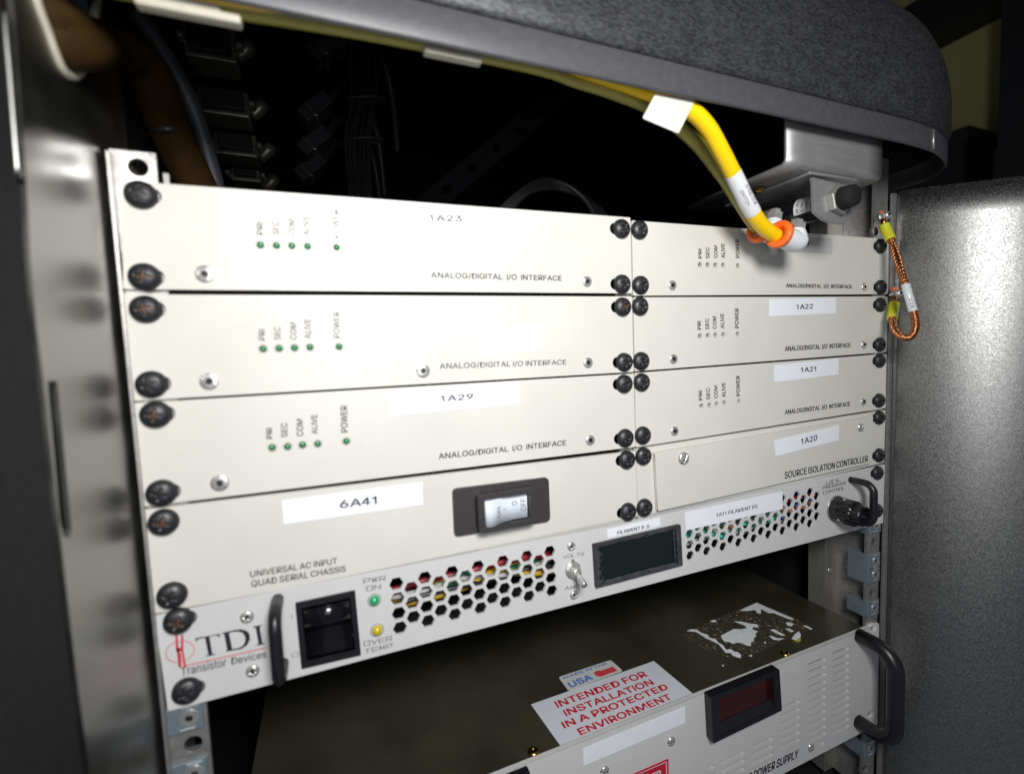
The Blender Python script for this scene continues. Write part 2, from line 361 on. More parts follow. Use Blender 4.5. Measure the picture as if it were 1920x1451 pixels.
# ------------------------------------------------------------------ screws
def pan_head(name, R, H, cross_r, cross_w, depth, mats, slot=False, nr=16, na=64):
    """domed head with a cross or slot recess, base in the plane y = 0, dome towards -y"""
    def h(x, z):
        r = sqrt(x * x + z * z); t = min(1, r / R)
        hh = H * sqrt(max(0, 1 - t * t * 0.93)) if t < 0.999 else 0
        ax, az = abs(x), abs(z)
        ins = (ax < cross_w and (slot or az < cross_r)) if slot else ((ax < cross_w * (1 - .35 * az / cross_r) and az < cross_r) or (az < cross_w * (1 - .35 * ax / cross_r) and ax < cross_r))
        return hh - (depth if ins else 0), ins
    m = MB(); rings = [R * (k / nr) for k in range(1, nr + 1)]; vs = [Vector((0, -h(0, 0)[0], 0))]; ins = [True]
    for r in rings:
        for k in range(na):
            a = 2 * pi * k / na; x, z = r * cos(a), r * sin(a); hh, i = h(x, z); vs.append(Vector((x, -hh, z))); ins.append(i)
    base = len(vs)
    for k in range(na): a = 2 * pi * k / na; vs.append(Vector((R * cos(a), 0.2, R * sin(a)))); ins.append(False)
    F0 = []; F1 = []
    def put(f): (F1 if sum(ins[i] for i in f) >= len(f) - 1 else F0).append(f)
    for k in range(na): put((0, 1 + k, 1 + (k + 1) % na))
    for i in range(nr - 1):
        for k in range(na):
            p, q = 1 + i * na, 1 + (i + 1) * na
            put((p + k, q + k, q + (k + 1) % na, p + (k + 1) % na))
    for k in range(na): F0.append((1 + (nr - 1) * na + k, base + k, base + (k + 1) % na, 1 + (nr - 1) * na + (k + 1) % na))
    k0 = len(m.v); m.v += vs
    for f in F0: m.f.append(list(f)); m.m.append(0); m.sm.append(True)
    for f in F1: m.f.append(list(f)); m.m.append(1); m.sm.append(False)
    return m.mesh(name, mats)
RACK_SCREW = pan_head('rack_screw', 5.6, 3.7, 2.6, 0.75, 1.2, [BLACKOX, RECESS2])
RACK_SCREW_WORN = pan_head('rack_screw_worn', 5.6, 3.7, 2.6, 0.75, 1.2, [BLACKOX, RECESS])
SMALL_SCREW = pan_head('small_screw', 2.9, 1.4, 1.6, 0.5, 0.7, [STEEL, RECESS2], nr=12, na=40)
SLOT_SCREW = pan_head('slotted_screw', 4.0, 2.0, 9, 0.55, 0.8, [STEEL, RECESS2], slot=True, nr=12, na=48)
def socket_mesh():
    m = MB()
    m.lathe((0, 0, 0), (0, -1, 0), [(3.1, -0.1), (3.1, 0.25), (2.7, 0.75), (2.0, 0.85), (1.3, 0.8)], 28, 0, True, False)
    m.lathe((0, 0, 0), (0, -1, 0), [(1.3, 0.8), (1.1, 0.1), (0.01, 0.1)], 6, 1, False, False)
    return m.mesh('socket_screw', [STEEL, RECESS2])
SOCKET = socket_mesh()
def washer_mesh():
    m = MB()
    m.lathe((0, 0, 0), (0, -1, 0), [(3.6, -0.1), (3.6, 0.35), (3.2, 0.6), (1.3, 0.6)], 28, 0, True, False)
    m.lathe((0, 0, 0), (0, -1, 0), [(1.3, 0.6), (0.9, 0.1), (0.01, 0.1)], 6, 1, False, False)
    return m.mesh('flush_screw', [STEEL, RECESS2])
FLUSH = washer_mesh()
def put_mesh(name, me, p, parent, spin=0.0, scale=1.0):
    o = link(name, me, parent); o.location = Vector(p) * S; o.rotation_euler = (0, spin, 0); o.scale = (scale,) * 3
    return o
def led(p, r, m, parent, ring=True, out=0.9):
    o = MB().lathe((p[0], 0.6, p[2]), (0, -1, 0), [(r, 0), (r, 0.3)] + [(r * cos(t), 0.3 + (out + 0.3) * sin(t)) for t in (0.3, 0.6, 0.9, 1.2, 1.45)] + [(0.01, 0.6 + out)], 24, 0).build('indicator_light', m, parent)
    if ring: MB().lathe((p[0], 0.4, p[2]), (0, -1, 0), [(r * 1.0, 0.25), (r * 1.22, 0.48), (r * 1.28, 0.3)], 24, 0, True, False).build('indicator_collar', BLACKPL, o)
    return o

# ------------------------------------------------------------------ rack frame and cabinet
rack = thing('rack_frame', (241, 20, -460), 'zinc and steel rack frame whose two drilled uprights carry all the panels', 'rack')
def upright(x0, x1, zt, zb, holes, y=2.2, t=2.2, flange=+1):
    m = MB()
    m.plate([(x0, y, zb), (x1, y, zb), (x1, y, zt), (x0, y, zt)], [circle((p[0], 0, p[1]), 3.5, y, 16) for p in holes], Vector((0, 1, 0)), t)
    return m
zs = [6.3 - 15.875 * 0 + 0 for _ in range(1)]
holesL = [(at(258, 313, 2.2).x, at(258, 313, 2.2).z)] + [(at(362, 1393, 2.2).x, at(362, 1393, 2.2).z)] + [(8.6, z) for z in (-274, -290, -306, -322)]
m = upright(-1.0, 14.3, 11.2, -440, holesL)
m.box((-1.0, -1.5, -440), (0.2, 2.2, 9.0)); m.box((-1.0, 4.4, -440), (1.2, 30, 11.0))
m.build('left_upright', RAILM, rack, 0.2)
right_holes = [(at(px, py, 2.2).x, at(px, py, 2.2).z) for px, py in ((1641, 433), (1638, 1015), (1635, 1111), (1622, 1440))]
def rxl(z): return 469.3 - 4.0 * (20 - z) / 250.0
def rxr(z): return 484.8 - 4.4 * (20 - z) / 250.0
m = MB()
m.plate([(rxl(-460), 2.2, -460), (rxr(-460), 2.2, -460), (rxr(62), 2.2, 62), (rxl(62), 2.2, 62)], [circle((p_[0], 0, p_[1]), 3.5, 2.2, 16) for p_ in right_holes], Vector((0, 1, 0)), 2.2)
m.plate([(rxr(-460) - 2, 4.4, -460), (rxr(-460), 4.4, -460), (rxr(62), 4.4, 62), (rxr(62) - 2, 4.4, 62)], (), Vector((0, 1, 0)), 36)
m.build('right_upright', RAILM, rack, 0.2)
cpost = MB().box((233.5, 3.2, -215), (249.5, 5.2, -3.5)).build('centre_post', RAILM, rack)
eh = at(259, 313, 1.6)
ear = MB().plate([at(226, 340, 1.6), at(291, 342, 1.6), at(289.5, 286, 1.6), at(225, 284, 1.6)], [circle(eh, 3.5, 1.6, 20)], Vector((0, 1, 0)), .5).build('mounting_ear', STEEL, rack)
# inner posts seen behind, below the filament supply and above the top row
def post(px0, px1, y, zt, zb, d=16):
    a = at(px0, 1080, y).x; b = at(px1, 1080, y).x
    m = MB(); m.box((a, y, zb), (a + (b - a) * .42, y + d, zt)); m.box((a + (b - a) * .46, y + 3, zb), (b, y + d, zt)); m.box((a + (b - a) * .42, y - .8, zb), (a + (b - a) * .46, y + d, zt))
    return m
p = post(1548, 1613, 34, 70, -460).build('inner_post', STEEL_DULL, rack, 0.4)
for px, py in ((1555, 1068), (1600, 1063)):
    put_mesh('post_screw', SMALL_SCREW, at(px, py, 33), p, 0.3, 0.8)
# cage nuts clipped on the right and left uprights
def cage_nut(zc, x0, x1, name='cage_nut', h=7.0, d=15):
    m = MB(); m.box((x0 - 1.0, 0.9, zc - h), (x1, 2.0, zc + h)); m.box((x0 - 1.0, 2.0, zc - h), (x0 - 0.1, 2.0 + d, zc + h)); m.box((x0 - .1, 5.5, zc - h + 1), (x0 + 8, 5.5 + d * .7, zc + h - 1))
    o = m.build(name, ZINC, rack, 0.3)
    cx = (x0 + x1) / 2 + 1
    t = MB()
    for k in range(3): t.lathe((cx, 0.9, zc), (0, -1, 0), [(3.6 - k * .8, 0.0), (3.6 - k * .8, 0.45), (3.1 - k * .8, 0.45), (3.1 - k * .8, 0)], 20, 0, False, False)
    t.box((cx - 2.5, 0.3, zc + 4.3), (cx + 3.5, 0.9, zc + 5.0)); t.box((cx - 3.5, 0.3, zc - 5.2), (cx + 2.0, 0.9, zc - 4.6))
    t.build('nut_thread', STEEL, o)
    MB().lathe((cx, 0.75, zc), (0, -1, 0), [(1.6, 0), (0.01, 0.02)], 16).build('nut_bore', DARK, o)
    return o
for px, py in ((1636, 985), (1634, 1052), (1633, 1078), (1631, 1141), (1620, 1408)):
    q = at(px, py, 1.0); cage_nut(q.z, rxl(q.z) + .8, rxr(q.z) - .6, h=6.3)
for px, py in ((350, 1345), (366, 1448)):
    q = at(px, py, 1.0); cage_nut(q.z, 1.0, 13.0, h=6.0, d=9)

cab = thing('equipment_cabinet', (241, 200, -460), 'dark equipment cabinet shell with shiny galvanised inner side left of the panels', 'cabinet')
# left inner side: a smooth galvanised sheet that mirrors the panels, with a slot near its front edge
def lx(px, py): p = atx(px, py, -2.8); return Vector((-2.8, p.y, p.z))
XS = -2.8
slot = [lx(97, 712), lx(106, 712), lx(131, 1003), lx(121, 1005)]
hole = []
for px, py in ((52, -60), (66, 0), (88, 60), (110, 118), (128, 140), (146, 138), (160, 110), (175, 40), (180, -60)):
    hole.append(lx(px, py))
ep = [lx(*q) for q in ((167, 1451), (140, 1250), (113, 1018), (95, 851), (80, 714), (67, 617), (55, 484), (50, 380), (44, 290), (32, 120), (27, 40))]
EDGE = [(-440, ep[0].y)] + [(p_.z, p_.y) for p_ in ep] + [(200, ep[-1].y + 3)]
out = [Vector((XS, y + .4, z)) for z, y in EDGE] + [Vector((XS, 30, 200)), Vector((XS, 30, -440))]
slot = [lx(89, 714), lx(107, 713), lx(134, 990), lx(131, 1006), lx(120, 1006), lx(112, 975)]
MB().plate(out, [slot, hole], Vector((-1, 0, 0)), 1.5).build('side_sheet', GALVL, cab)
MB().tube(hole + [hole[0]], 1.5, 10, 0, 4, False).build('grommet', CREAM, cab)
MB().box((-14, -60, -150), (-12, 6, -60)).build('slot_backing', DARK, cab)
# bright folded front edge and the black door gasket in front of it
e = MB().tube([lx(42, 335) + Vector((-.6, -.8, 0)), lx(35, 250) + Vector((-.6, -.8, 0)), lx(27, 150) + Vector((-.6, -.8, 0)), lx(19, 60) + Vector((-.6, -.8, 0)), lx(17, 28) + Vector((-.6, -.6, 0))], 1.1, 14, 0, 3); e.build('folded_edge', GALVL, cab)
g = MB(); pl_ = [Vector((XS - .6, y - 1.6, z)) for z, y in EDGE]
for dz_ in (0,):
    g.plate([Vector((XS - .6, y - (2.6 if z > -25 else .3), z)) for z, y in EDGE] + [Vector((XS - .6, -95, 200)), Vector((XS - .6, -95, -440))], (), Vector((-1, 0, 0)), 30)
g.build('door_gasket', RUBBER, cab, 1.2, 3)
# dark inside of the cabinet
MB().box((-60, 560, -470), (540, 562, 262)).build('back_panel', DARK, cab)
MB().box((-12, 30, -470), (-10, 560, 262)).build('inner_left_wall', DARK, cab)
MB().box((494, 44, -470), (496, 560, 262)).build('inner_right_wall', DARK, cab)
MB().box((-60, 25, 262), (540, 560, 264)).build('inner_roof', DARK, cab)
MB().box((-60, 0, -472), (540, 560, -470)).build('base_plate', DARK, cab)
# flange between the right upright and the curved panel
fl = MB(); fl.plate([(480.2, 1.0, -460), (484.5, 0.0, -460), (492.5, 0.0, 36), (488.2, 1.0, 36)], (), Vector((0, 1, 0)), 1.4); fl.build('corner_flange', RAILM, cab)

# right: curved galvanised side panel that flares towards the viewer
sp = MB(); R0 = 118.0; rows = []
for k in range(33):
    t = radians(4 + 60 * k / 32); x = 492 + R0 * (1 - cos(t)) - R0 * (1 - cos(radians(4))); y = -1.0 - R0 * (sin(t) - sin(radians(4)))
    lo, hi = 1500, 2600                                  # photo column of this vertical line
    def col(x, y):
        c = RM.transposed() @ (Vector((x, y, 20)) - CAM); return CX + F * c.x / -c.z
    px = col(x, y); py = 362 + (px - 1680) * -0.34 if px < 1700 else 355.2 + (px - 1700) * -0.115
    d = ray(px, py); zt = CAM.z + d.z * (x - CAM.x) / d.x
    rows.append([Vector((x - 4.2 * (20 - (-480 + (zt + 480) * j / 24)) / 250.0, y, -480 + (zt + 480) * j / 24)) for j in range(25)])
sp.grid(rows)
panel_r = sp.build('curved_side_panel', GALV)
panel_r.modifiers.new('sheet', 'SOLIDIFY').thickness = 0.0015
tag(panel_r, 'speckled galvanised curved side panel right of the rack with a bright vertical gleam', 'metal panel')

# ------------------------------------------------------------------ hood
hood = thing('cabinet_hood', (240, -20, 45), 'dark grey textured hood with rounded corner overhanging the top of the rack', 'hood')
ZR = 44.0
rimpx = [(1467, 217), (1560, 237), (1647, 258), (1700, 269), (1738, 278), (1757, 286), (1770, 296), (1776, 307), (1774, 315), (1766, 323), (1745, 336), (1705, 350)]
plan = [atz(px, py, ZR) for px, py in rimpx]
y0 = plan[0].y
plan[1].y = plan[2].y = y0 + .3; plan[3].y = y0 + .6
plan = [Vector((-140, y0 + .5, ZR)), Vector((-60, y0 + .2, ZR)), Vector((40, y0, ZR))] + plan + [plan[-1] + Vector((1, 60, 0)), plan[-1] + Vector((1, 160, 0))]
plan = smooth_curve(plan)
def inward(pl):
    N = []
    for i in range(len(pl)):
        d = pl[min(i + 1, len(pl) - 1)] - pl[max(i - 1, 0)]; N.append(Vector((-d.y, d.x, 0)).normalized())
    return N
NIN = inward(plan)
def ring(off, z): return [p + n * off + Vector((0, 0, z - ZR)) for p, n in zip(plan, NIN)]
BT = 14.2                                                 # band height
band = MB(); band.grid([ring(1.6, ZR + 3), ring(1.6, ZR), ring(1.2, ZR - .1), ring(0.3, ZR + .3), ring(0, ZR + 1), ring(0, ZR + BT - .6), ring(.4, ZR + BT), ring(3, ZR + BT)])
band.grid([ring(1.6, ZR + 3), ring(1.8, ZR + BT)])
bo = band.build('rim_band', BANDM, hood)
# seam of the band near the corner
js = atz(1749, 262, ZR + 7)
i0 = min(range(len(plan)), key=lambda i: (plan[i] - Vector((js.x, js.y, ZR))).length)
MB().tube([plan[i0] - NIN[i0] * .1 + Vector((0, 0, 1)), plan[i0] - NIN[i0] * .1 + Vector((0, 0, 13.2))], .7, 8, 0, 1).build('band_seam', STEEL_DULL, bo)
SX, SY, HD, ND = 410.0, 20.0, 90.0, 2.8
def dome(off, u):
    out = []; z = ZR + BT + 1.2 + HD * (1 - (1 - u) ** ND) ** (1 / ND)
    for p, n in zip(plan, NIN):
        q = p + n * off; sp = Vector((min(p.x, SX), SY if p.y < SY else p.y * .2 + SY * .8, 0)); out.append(Vector((q.x + (sp.x - q.x) * u, q.y + (sp.y - q.y) * u, z)))
    return out
us_ = [0, .002, .006, .014, .03, .05, .08, .12, .17, .23, .3, .38, .47, .57, .68, .8, .92, 1.0]
BU = 9.0                                                # the fascia bulges out over its lowest nine millimetres
rows = [[Vector((q.x, q.y, ZR + BT + .9)) for q in dome(4, 0)]]
for k in range(9):
    a_ = pi / 2 * k / 8; rows.append([Vector((q.x, q.y, ZR + BT + .7 + BU * (1 - cos(a_)))) for q in dome(1.6 - 3.4 * sin(a_), 0)])
rows += [[q + Vector((0, 0, BU - .5)) for q in dome(-1.8, u)] for u in us_[1:]]
fo = MB().grid(rows).build('fascia', HOODM, hood)
# unseen wall added to keep outside light from pouring in behind the hood
MB().box((-60, 22, 140), (505, 24, 268)).build('light_block_wall', DARK, hood)

# cable mounts and hoses under the rim
def mount(px, py, w, lab):
    c = at(px, py, -40); t = thing('cable_mount', c, lab, 'cable mount', 'adhesive cable mounts under the hood rim')
    MB().box((c.x - w / 2, -43, c.z - 1.5), (c.x + w / 2, -38.5, c.z + 1.5)).build('mount_pad', CREAM, t, .9, 3)
    MB().box((c.x - w * .3, -42, c.z + 1.5), (c.x + w * .3, -39, c.z + 4)).build('saddle', CREAM, t, .5)
mount(358, 27, 30, 'out of focus cream cable mount under the hood rim at the upper left')
mount(848, 107, 24, 'cream cable mount tucked under the rim above the 1A23 label')

def P3(l): return [at(px, py, y) for px, py, y in l]
yt = thing('yellow_hose', at(1340, 260, -36), 'bright yellow air hose with white sleeve curving down to an orange collar', 'hose')
path = P3([(-150, -122, -34), (150, -64, -34), (420, -11, -34.5), (700, 36, -35), (1000, 98, -35), (1150, 146, -36), (1240, 180, -38), (1290, 203, -39), (1325, 236, -39), (1352, 282, -37), (1378, 333, -34), (1402, 381, -31), (1424, 417, -28), (1446, 437, -26), (1466, 446, -25)])
MB().tube(path, 4.25, 20, 0, 8).build('hose', YELLOW, yt)
sm = smooth_curve(path, 10)
def pix(p): c = RM.transposed() @ (p - CAM); return CX + F * c.x / -c.z, CY - F * c.y / -c.z
so = MB().tube([p_ for p_ in sm if 322 < pix(p_)[1] < 398], 4.45, 20, 0, 1, False).build('sleeve_label', WHITEPL, yt)
def on_tube(curve, r):
    def f(p):
        d = ray(*p).normalized(); t_ = 150.0
        for _ in range(60):
            q_ = CAM + d * t_; dist = min((q_ - c_).length for c_ in curve) - r
            if dist < .02: break
            t_ += max(dist * .7, .02)
        return CAM + d * t_
    return f
def curved_text(s_, a, b, c, curve, r, parent, ink=INK_GREY):
    vs, fs = glyphs(s_, 0.0); x0 = min(v[0] for v in vs); x1 = max(v[0] for v in vs); y0 = min(v[1] for v in vs); y1 = max(v[1] for v in vs)
    f = on_tube(curve, r); A, B, C = Vector(a), Vector(b), Vector(c)
    MB().add([f(A + (B - A) * ((x - x0) / (x1 - x0)) + (C - A) * ((y - y0) / (y1 - y0))) for x, y in vs], fs).build('lettering', ink, parent)
sm2 = smooth_curve(path, 60)
curved_text('INTERLOCK', (1396, 347), (1415, 383), (1402, 344), sm2, 4.55, so)
curved_text('SWITCH', (1387, 358), (1401, 385), (1393, 355), sm2, 4.55, so)
fl = [at(1228, 176, -44), at(1304, 186, -44), at(1272, 250, -45.5), at(1204, 221, -45.5)]
fo_ = MB().plate(rounded(fl, 1.0, 3), (), (at(1240, 200, -40) - at(1240, 200, -44)).normalized(), .5).build('flag_label', mat('flag_paper', (.60, .585, .53), .5), yt)
ot = thing('shaded_hose', at(1330, 300, -14), 'thinner hose, coloured olive for its shade, sagging behind the yellow hose', 'hose')
path = P3([(-150, -92, -32), (150, -39, -32), (420, 10, -32), (700, 58, -33), (1000, 121, -32), (1080, 148, -30), (1150, 171, -28), (1230, 206, -25), (1300, 262, -22), (1352, 326, -20), (1388, 381, -18), (1408, 412, -17), (1424, 432, -16)])
MB().tube(path, 3.7, 16, 0, 8).build('hose', SHADED_YELLOW, ot)

# switch bracket: folded stainless plate
br = thing('switch_bracket', at(1555, 290, -38), 'bent stainless bracket with a hanging tab under the hood corner', 'bracket')
YB = -37.0
a, b, c_, d_ = at(1469, 215, YB), at(1648, 255, YB), at(1648, 340, YB), at(1469, 300, YB)
x0, x1 = a.x, b.x; zt = 52; zb = d_.z
m = MB(); prof_b = []
rb = 2.6
for k in range(7): t = pi / 2 * k / 6; prof_b.append((YB + rb - rb * cos(t), zb + 1.0 - rb * sin(t) + 0))
line = [(YB, zt), (YB, zt - .3), (YB, zb + 1.9), (YB, zb + 1.2)] + prof_b + [(YB + rb + .8, zb + 1.0 - rb), (YB + 78, zb + 1.0 - rb)]
rows = [[Vector((x0 + (x1 - x0) * j / 6, y, z)) for j in range(7)] for y, z in line]
o = m.grid(rows).build('folded_plate', SATIN, br); so_ = o.modifiers.new('sheet', 'SOLIDIFY'); so_.thickness = 0.002; so_.offset = 1
tabp = [at(px, py, YB - .5) for px, py in ((1524, 331), (1534, 334), (1602, 350), (1597, 398), (1588, 421), (1549, 414), (1527, 396), (1526, 345))]
tq = [at(px, py, YB) for px, py in ((1517, 329), (1606, 351))]; MB().box((tq[0].x, YB - .4, zb - 5.6), (tq[1].x, YB + 62, zb - 3.7)).build('lower_plate', SATIN, br, .5)
tb = MB().plate(rounded(tabp, [0, 2, 0, 3, 5, 5, 2, 1]), (), Vector((0, 1, 0)), 2.2).build('tab', SATIN, br, .3)
bx = (x0 + x1) / 2
MB().lathe((at(1425, 362, -8).x, -8, zb - 4.2), (0, 0, -1), [(3.0, 0), (3.0, 1.8), (2.2, 2.6), (.01, 2.8)], 6, 0, False).build('hex_bolt', BRASS, br)

# pneumatic plunger switch carried by the bracket
c0 = at(1566, 376, YB)
sw = thing('plunger_switch', c0, 'black cylindrical plunger switch poking through the bracket tab beside the hose', 'switch')
MB().lathe(c0 + Vector((0, 2.0, 0)), (0, 1, 0), [(8.2, 0), (8.2, 36), (7.6, 37)], 32).build('barrel', BLACKGLOSS, sw)
MB().lathe(c0 + Vector((0, 39, 0)), (0, 1, 0), [(8.0, 0), (8.0, 9)], 6, 0, False).build('end_nut', STEEL, sw)
MB().lathe(c0 + Vector((0, -.7, 0)), (0, -1, 0), [(9.0, 0), (9.0, 3.2), (8.4, 3.6)], 6, 0, False).build('lock_nut', STEEL_DULL, sw)
MB().lathe(c0 + Vector((0, -4.4, 0)), (0, -1, 0), [(6.8, -.5), (6.8, 1), (6.6, 3), (5.9, 7), (4.4, 7.8), (.01, 8)], 28).build('plunger_boot', RUBBER, sw)
# white maker's label wrapped on the barrel
lab = MB()
rows = [[Vector((c0.x + 8.35 * cos(radians(t)), c0.y + yy, c0.z + 8.35 * sin(radians(t)))) for yy in (10, 15, 21)] for t in range(205, 120, -8)]
lb = lab.grid(rows).build('barrel_label', WHITEPL, sw)
tx = MB()
for q, yy in enumerate((11.5, 14.7, 17.9)):
    for j, t in enumerate(range(195, 140, -9)):
        if (q * 5 + j * 3) % 4 == 0: continue
        rr = 8.5; A = [Vector((c0.x + rr * cos(radians(t - dt)), c0.y + yy + dy, c0.z + rr * sin(radians(t - dt)))) for dt, dy in ((0, 0), (5, 0), (5, 1.2), (0, 1.2))]
        tx.add(A, [(0, 1, 2, 3)])
tx.build('label_print', INK_GREY, lb)
# push-in elbows: hex, white body, orange collar
def elbow(hexpx, bodypx, colpx, y, r, parent):
    h = at(*hexpx, y); bpt = at(*bodypx, y - 1.5); cpt = at(*colpx, y - 3)
    o = MB().tube([h + (bpt - h) * .30, h + (bpt - h) * .6, bpt, bpt + (cpt - bpt) * .92], [r * .85, r * .95, r, r], 24, 0, 6).build('elbow_fitting', WHITEPL, parent)
    MB().lathe(h + Vector((0, 0, 1)), (h - bpt + Vector((0, 0, 6))), [(r * .78, -5), (r * .78, 1.6), (r * .55, 2.2), (r * .55, 4)], 6, 0, False).build('hex_base', STEEL, o)
    dd = (cpt - bpt).normalized()
    MB().lathe(cpt - dd * 1.2, dd, [(r * 1.02, -1.5), (r * 1.24, -.9), (r * 1.24, 1.3), (r * 1.14, 2.1), (r * .66, 2.4), (r * .66, 0)], 28, 0, True).build('release_collar', ORANGE, o)
    return o
elbow((1493, 428), (1490, 452), (1459, 438), -25, 6.6, sw)
elbow((1452, 408), (1446, 436), (1420, 431), -15, 6.0, sw)

# copper bonding strap with two yellow lugs
gs = thing('bonding_strap', at(1700, 540, -30), 'braided copper earth strap with yellow lugs looping beside the right upright', 'earth strap')
pth = P3([(1668, 440, -12), (1675, 462, -16), (1688, 505, -25), (1702, 548, -31), (1714, 590, -34), (1716, 614, -34), (1706, 631, -32), (1690, 630, -27), (1678, 618, -20), (1673, 600, -14), (1673, 585, -11)])
braid = MB().tube(pth, 1.9, 14, 0, 10)
ob = braid.build('braid_core', COPPER, gs)
cv = smooth_curve(pth, 26); wv = MB()
for s_ in (0, 1, 2, 3):
    for sg in (1, -1):
        q = []; up = None
        for i, pnt in enumerate(cv):
            dd = (cv[min(i + 1, len(cv) - 1)] - cv[max(i - 1, 0)]).normalized(); up = dd.orthogonal().normalized() if up is None else (up - dd * up.dot(dd)).normalized(); sd = dd.cross(up)
            an = sg * i * 0.42 + s_ * pi / 2; q.append(pnt + (up * cos(an) + sd * sin(an)) * (1.95 + .1 * sin(i * .84 + s_ * pi / 2 + (0 if sg > 0 else pi))))
        wv.tube(q, .46, 6, 0, 1)
wv.build('braid_weave', COPPER, gs)
for k, (l, tip) in enumerate(((P3([(1657, 420, -8), (1663, 434, -10), (1670, 449, -13)]), (1655, 406)), (P3([(1676, 567, -9), (1674.5, 580, -10), (1673, 597, -13)]), (1677, 551)))):
    MB().tube(l, 3.4, 18, 0, 5).build('lug_sleeve', LIME, gs)
    c = at(*tip, -5); n_ = Vector((-.25, -1, .1)).normalized()
    r_ = MB().lathe(c, n_, [(1.9, -.6), (4.2, -.6), (4.2, .8), (1.9, .8)], 22, 0, False).build('ring_lug', CHROME, gs)
    MB().tube([c, c + (l[0] - c) * 1.0], 1.9, 10, 0, 1).build('lug_neck', COPPER, r_)
    bo_ = MB().lathe(c + n_ * .8, n_, [(3.5, 0), (3.5, 2.2), (3.0, 3.0)], 6, 0, False).lathe(c + n_ * 3.4, n_, [(2.6, 0), (2.5, 1.2), (1.6, 2.0), (.01, 2.1)], 18).build('lug_bolt', STEEL, gs)
    MB().lathe(c + n_ * 4.9, n_, [(1.2, .65), (.01, .66)], 12).build('bolt_hole', DARK, bo_)
    MB().box((c.x - 3.2, c.y - .6, c.z + (3.0 if k == 1 else 3.2)), (c.x + 4.0, c.y + .8, c.z + (5.4 if k == 1 else 4.2))).build('torque_mark', ORANGE, bo_)
lbl = MB().tube(P3([(1697.5, 533, -29.5), (1704, 556, -32), (1711.5, 582, -33.8)]), 2.6, 18, 0, 6, False).build('clear_sleeve', CLEAR, gs)
curved_text('W28', (1702.5, 557), (1708.5, 577), (1708, 555), smooth_curve(P3([(1697.5, 533, -29.5), (1704, 556, -32), (1711.5, 582, -33.8)]), 40), 2.65, lbl)

# ------------------------------------------------------------------ modules
MODG = 'interface modules in the rack'
def module(name, quad, label, cat, group, screws, slotside, holes=(), thick=2.4, paint=PAINT, worn=(), depth=180):
    """quad: photo pixels of the front plate TL, TR, BR, BL; screws: photo pixels of the black rack screws with slot direction"""
    Q = [at(*q) for q in quad]; c = sum(Q, Vector()) / 4
    t = thing(name, (c.x, 0, Q[3].z), label, cat, group)
    hs = [list(h) for h in holes]; pos = []
    for (px, py), sd in zip(screws, slotside):
        s_ = at(px, py, -2.2); s_.y = 0
        pos.append(s_)
        hs.append(obround(s_, 7.6 if sd < 0 else 4.0, 6.7 if sd > 0 else 4.0, 3.3))
    fp = MB().plate(rounded(Q, .9, 3), hs, Vector((0, 1, 0)), thick).build('front_plate', paint, t)
    x0 = max(Q[0].x, Q[3].x) + 17; x1 = min(Q[1].x, Q[2].x) - 17; z1 = min(Q[0].z, Q[1].z) - 1.5; z0 = max(Q[2].z, Q[3].z) + 1.5
    return t, fp, pos, (x0, x1, z0, z1)
def body(t, b, depth=180, m=SOOT, y=6.0): MB().box((b[0], y, b[2]), (b[1], depth, b[3])).build('enclosure', m, t)
def fasten(t, pos, worn=()):
    for i, s_ in enumerate(pos):
        put_mesh('rack_screw', RACK_SCREW_WORN if i in worn else RACK_SCREW, (s_.x, -0.25, s_.z), t, random.uniform(0, 1.5))
def small(t, px, py, me=SOCKET, name='cover_screw', sc=1.0):
    s_ = at(px, py, 0); put_mesh(name, me, (s_.x, -.02, s_.z), t, random.uniform(0, 3), sc)
LAYOUT = ('PRI', 'SEC', 'COM', 'ALIVE', 'POWER')
def label_strip(t, quad, words=(), y=-0.25, m=PAPER, **kw):
    Q = [at(*q, y) for q in quad]
    o = MB().plate(Q, (), Vector((0, 1, 0)), -y - .06).build('label_strip', m, t)
    for s_, a, b, c in words: text(s_, a, b, c, o, y=y, **kw)
    return o
def vert_words(t, boxes, bold=0.0):
    """boxes: left, right columns and bottom, top rows of each upright word"""
    for s_, (xl, xr, yb, yt) in zip(LAYOUT, boxes): text(s_, (xr, yb), (xr - (yb - yt) * .02, yt), (xl, yb), t, bold=bold)

# --- left column of three modules
t, fp, pos, bd = module('interface_module', [(229, 338), (1181.5, 407), (1184.6, 549), (231, 541)], 'wide cream interface module marked 1A23, topmost on the left', 'electronics module', MODG,
    [(261, 362), (268, 517), (1168, 427), (1169, 531)], (1, 1, -1, -1))
body(t, bd); fasten(t, pos, (1,))
for px, py in ((488, 458.5), (518, 459.5), (547, 460), (576.5, 461), (631, 463)): led(at(px, py), 1.55, GREENLED, t)
vert_words(t, ((481, 493, 440, 417), (511, 523, 440, 415), (541, 553, 440, 411), (568, 580, 441, 405), (623, 636, 446, 393)), -.012)
text('ANALOG/DIGITAL  I/O  INTERFACE', (808, 521.5), (1053, 527), (808, 509), t)
label_strip(t, ((701, 384), (952, 402), (953, 436), (703, 424)), (('1A23', (805, 413.5), (866, 415), (805, 402)),))
small(t, 384, 513, FLUSH); small(t, 1100, 527)
MB().box((at(310, 335, 1).x - .6, .6, at(310, 338, 1).z - 2), (at(314, 335, 1).x + .6, 2, at(312, 325, 1).z)).build('rivet_pin', STEEL_DULL, t)

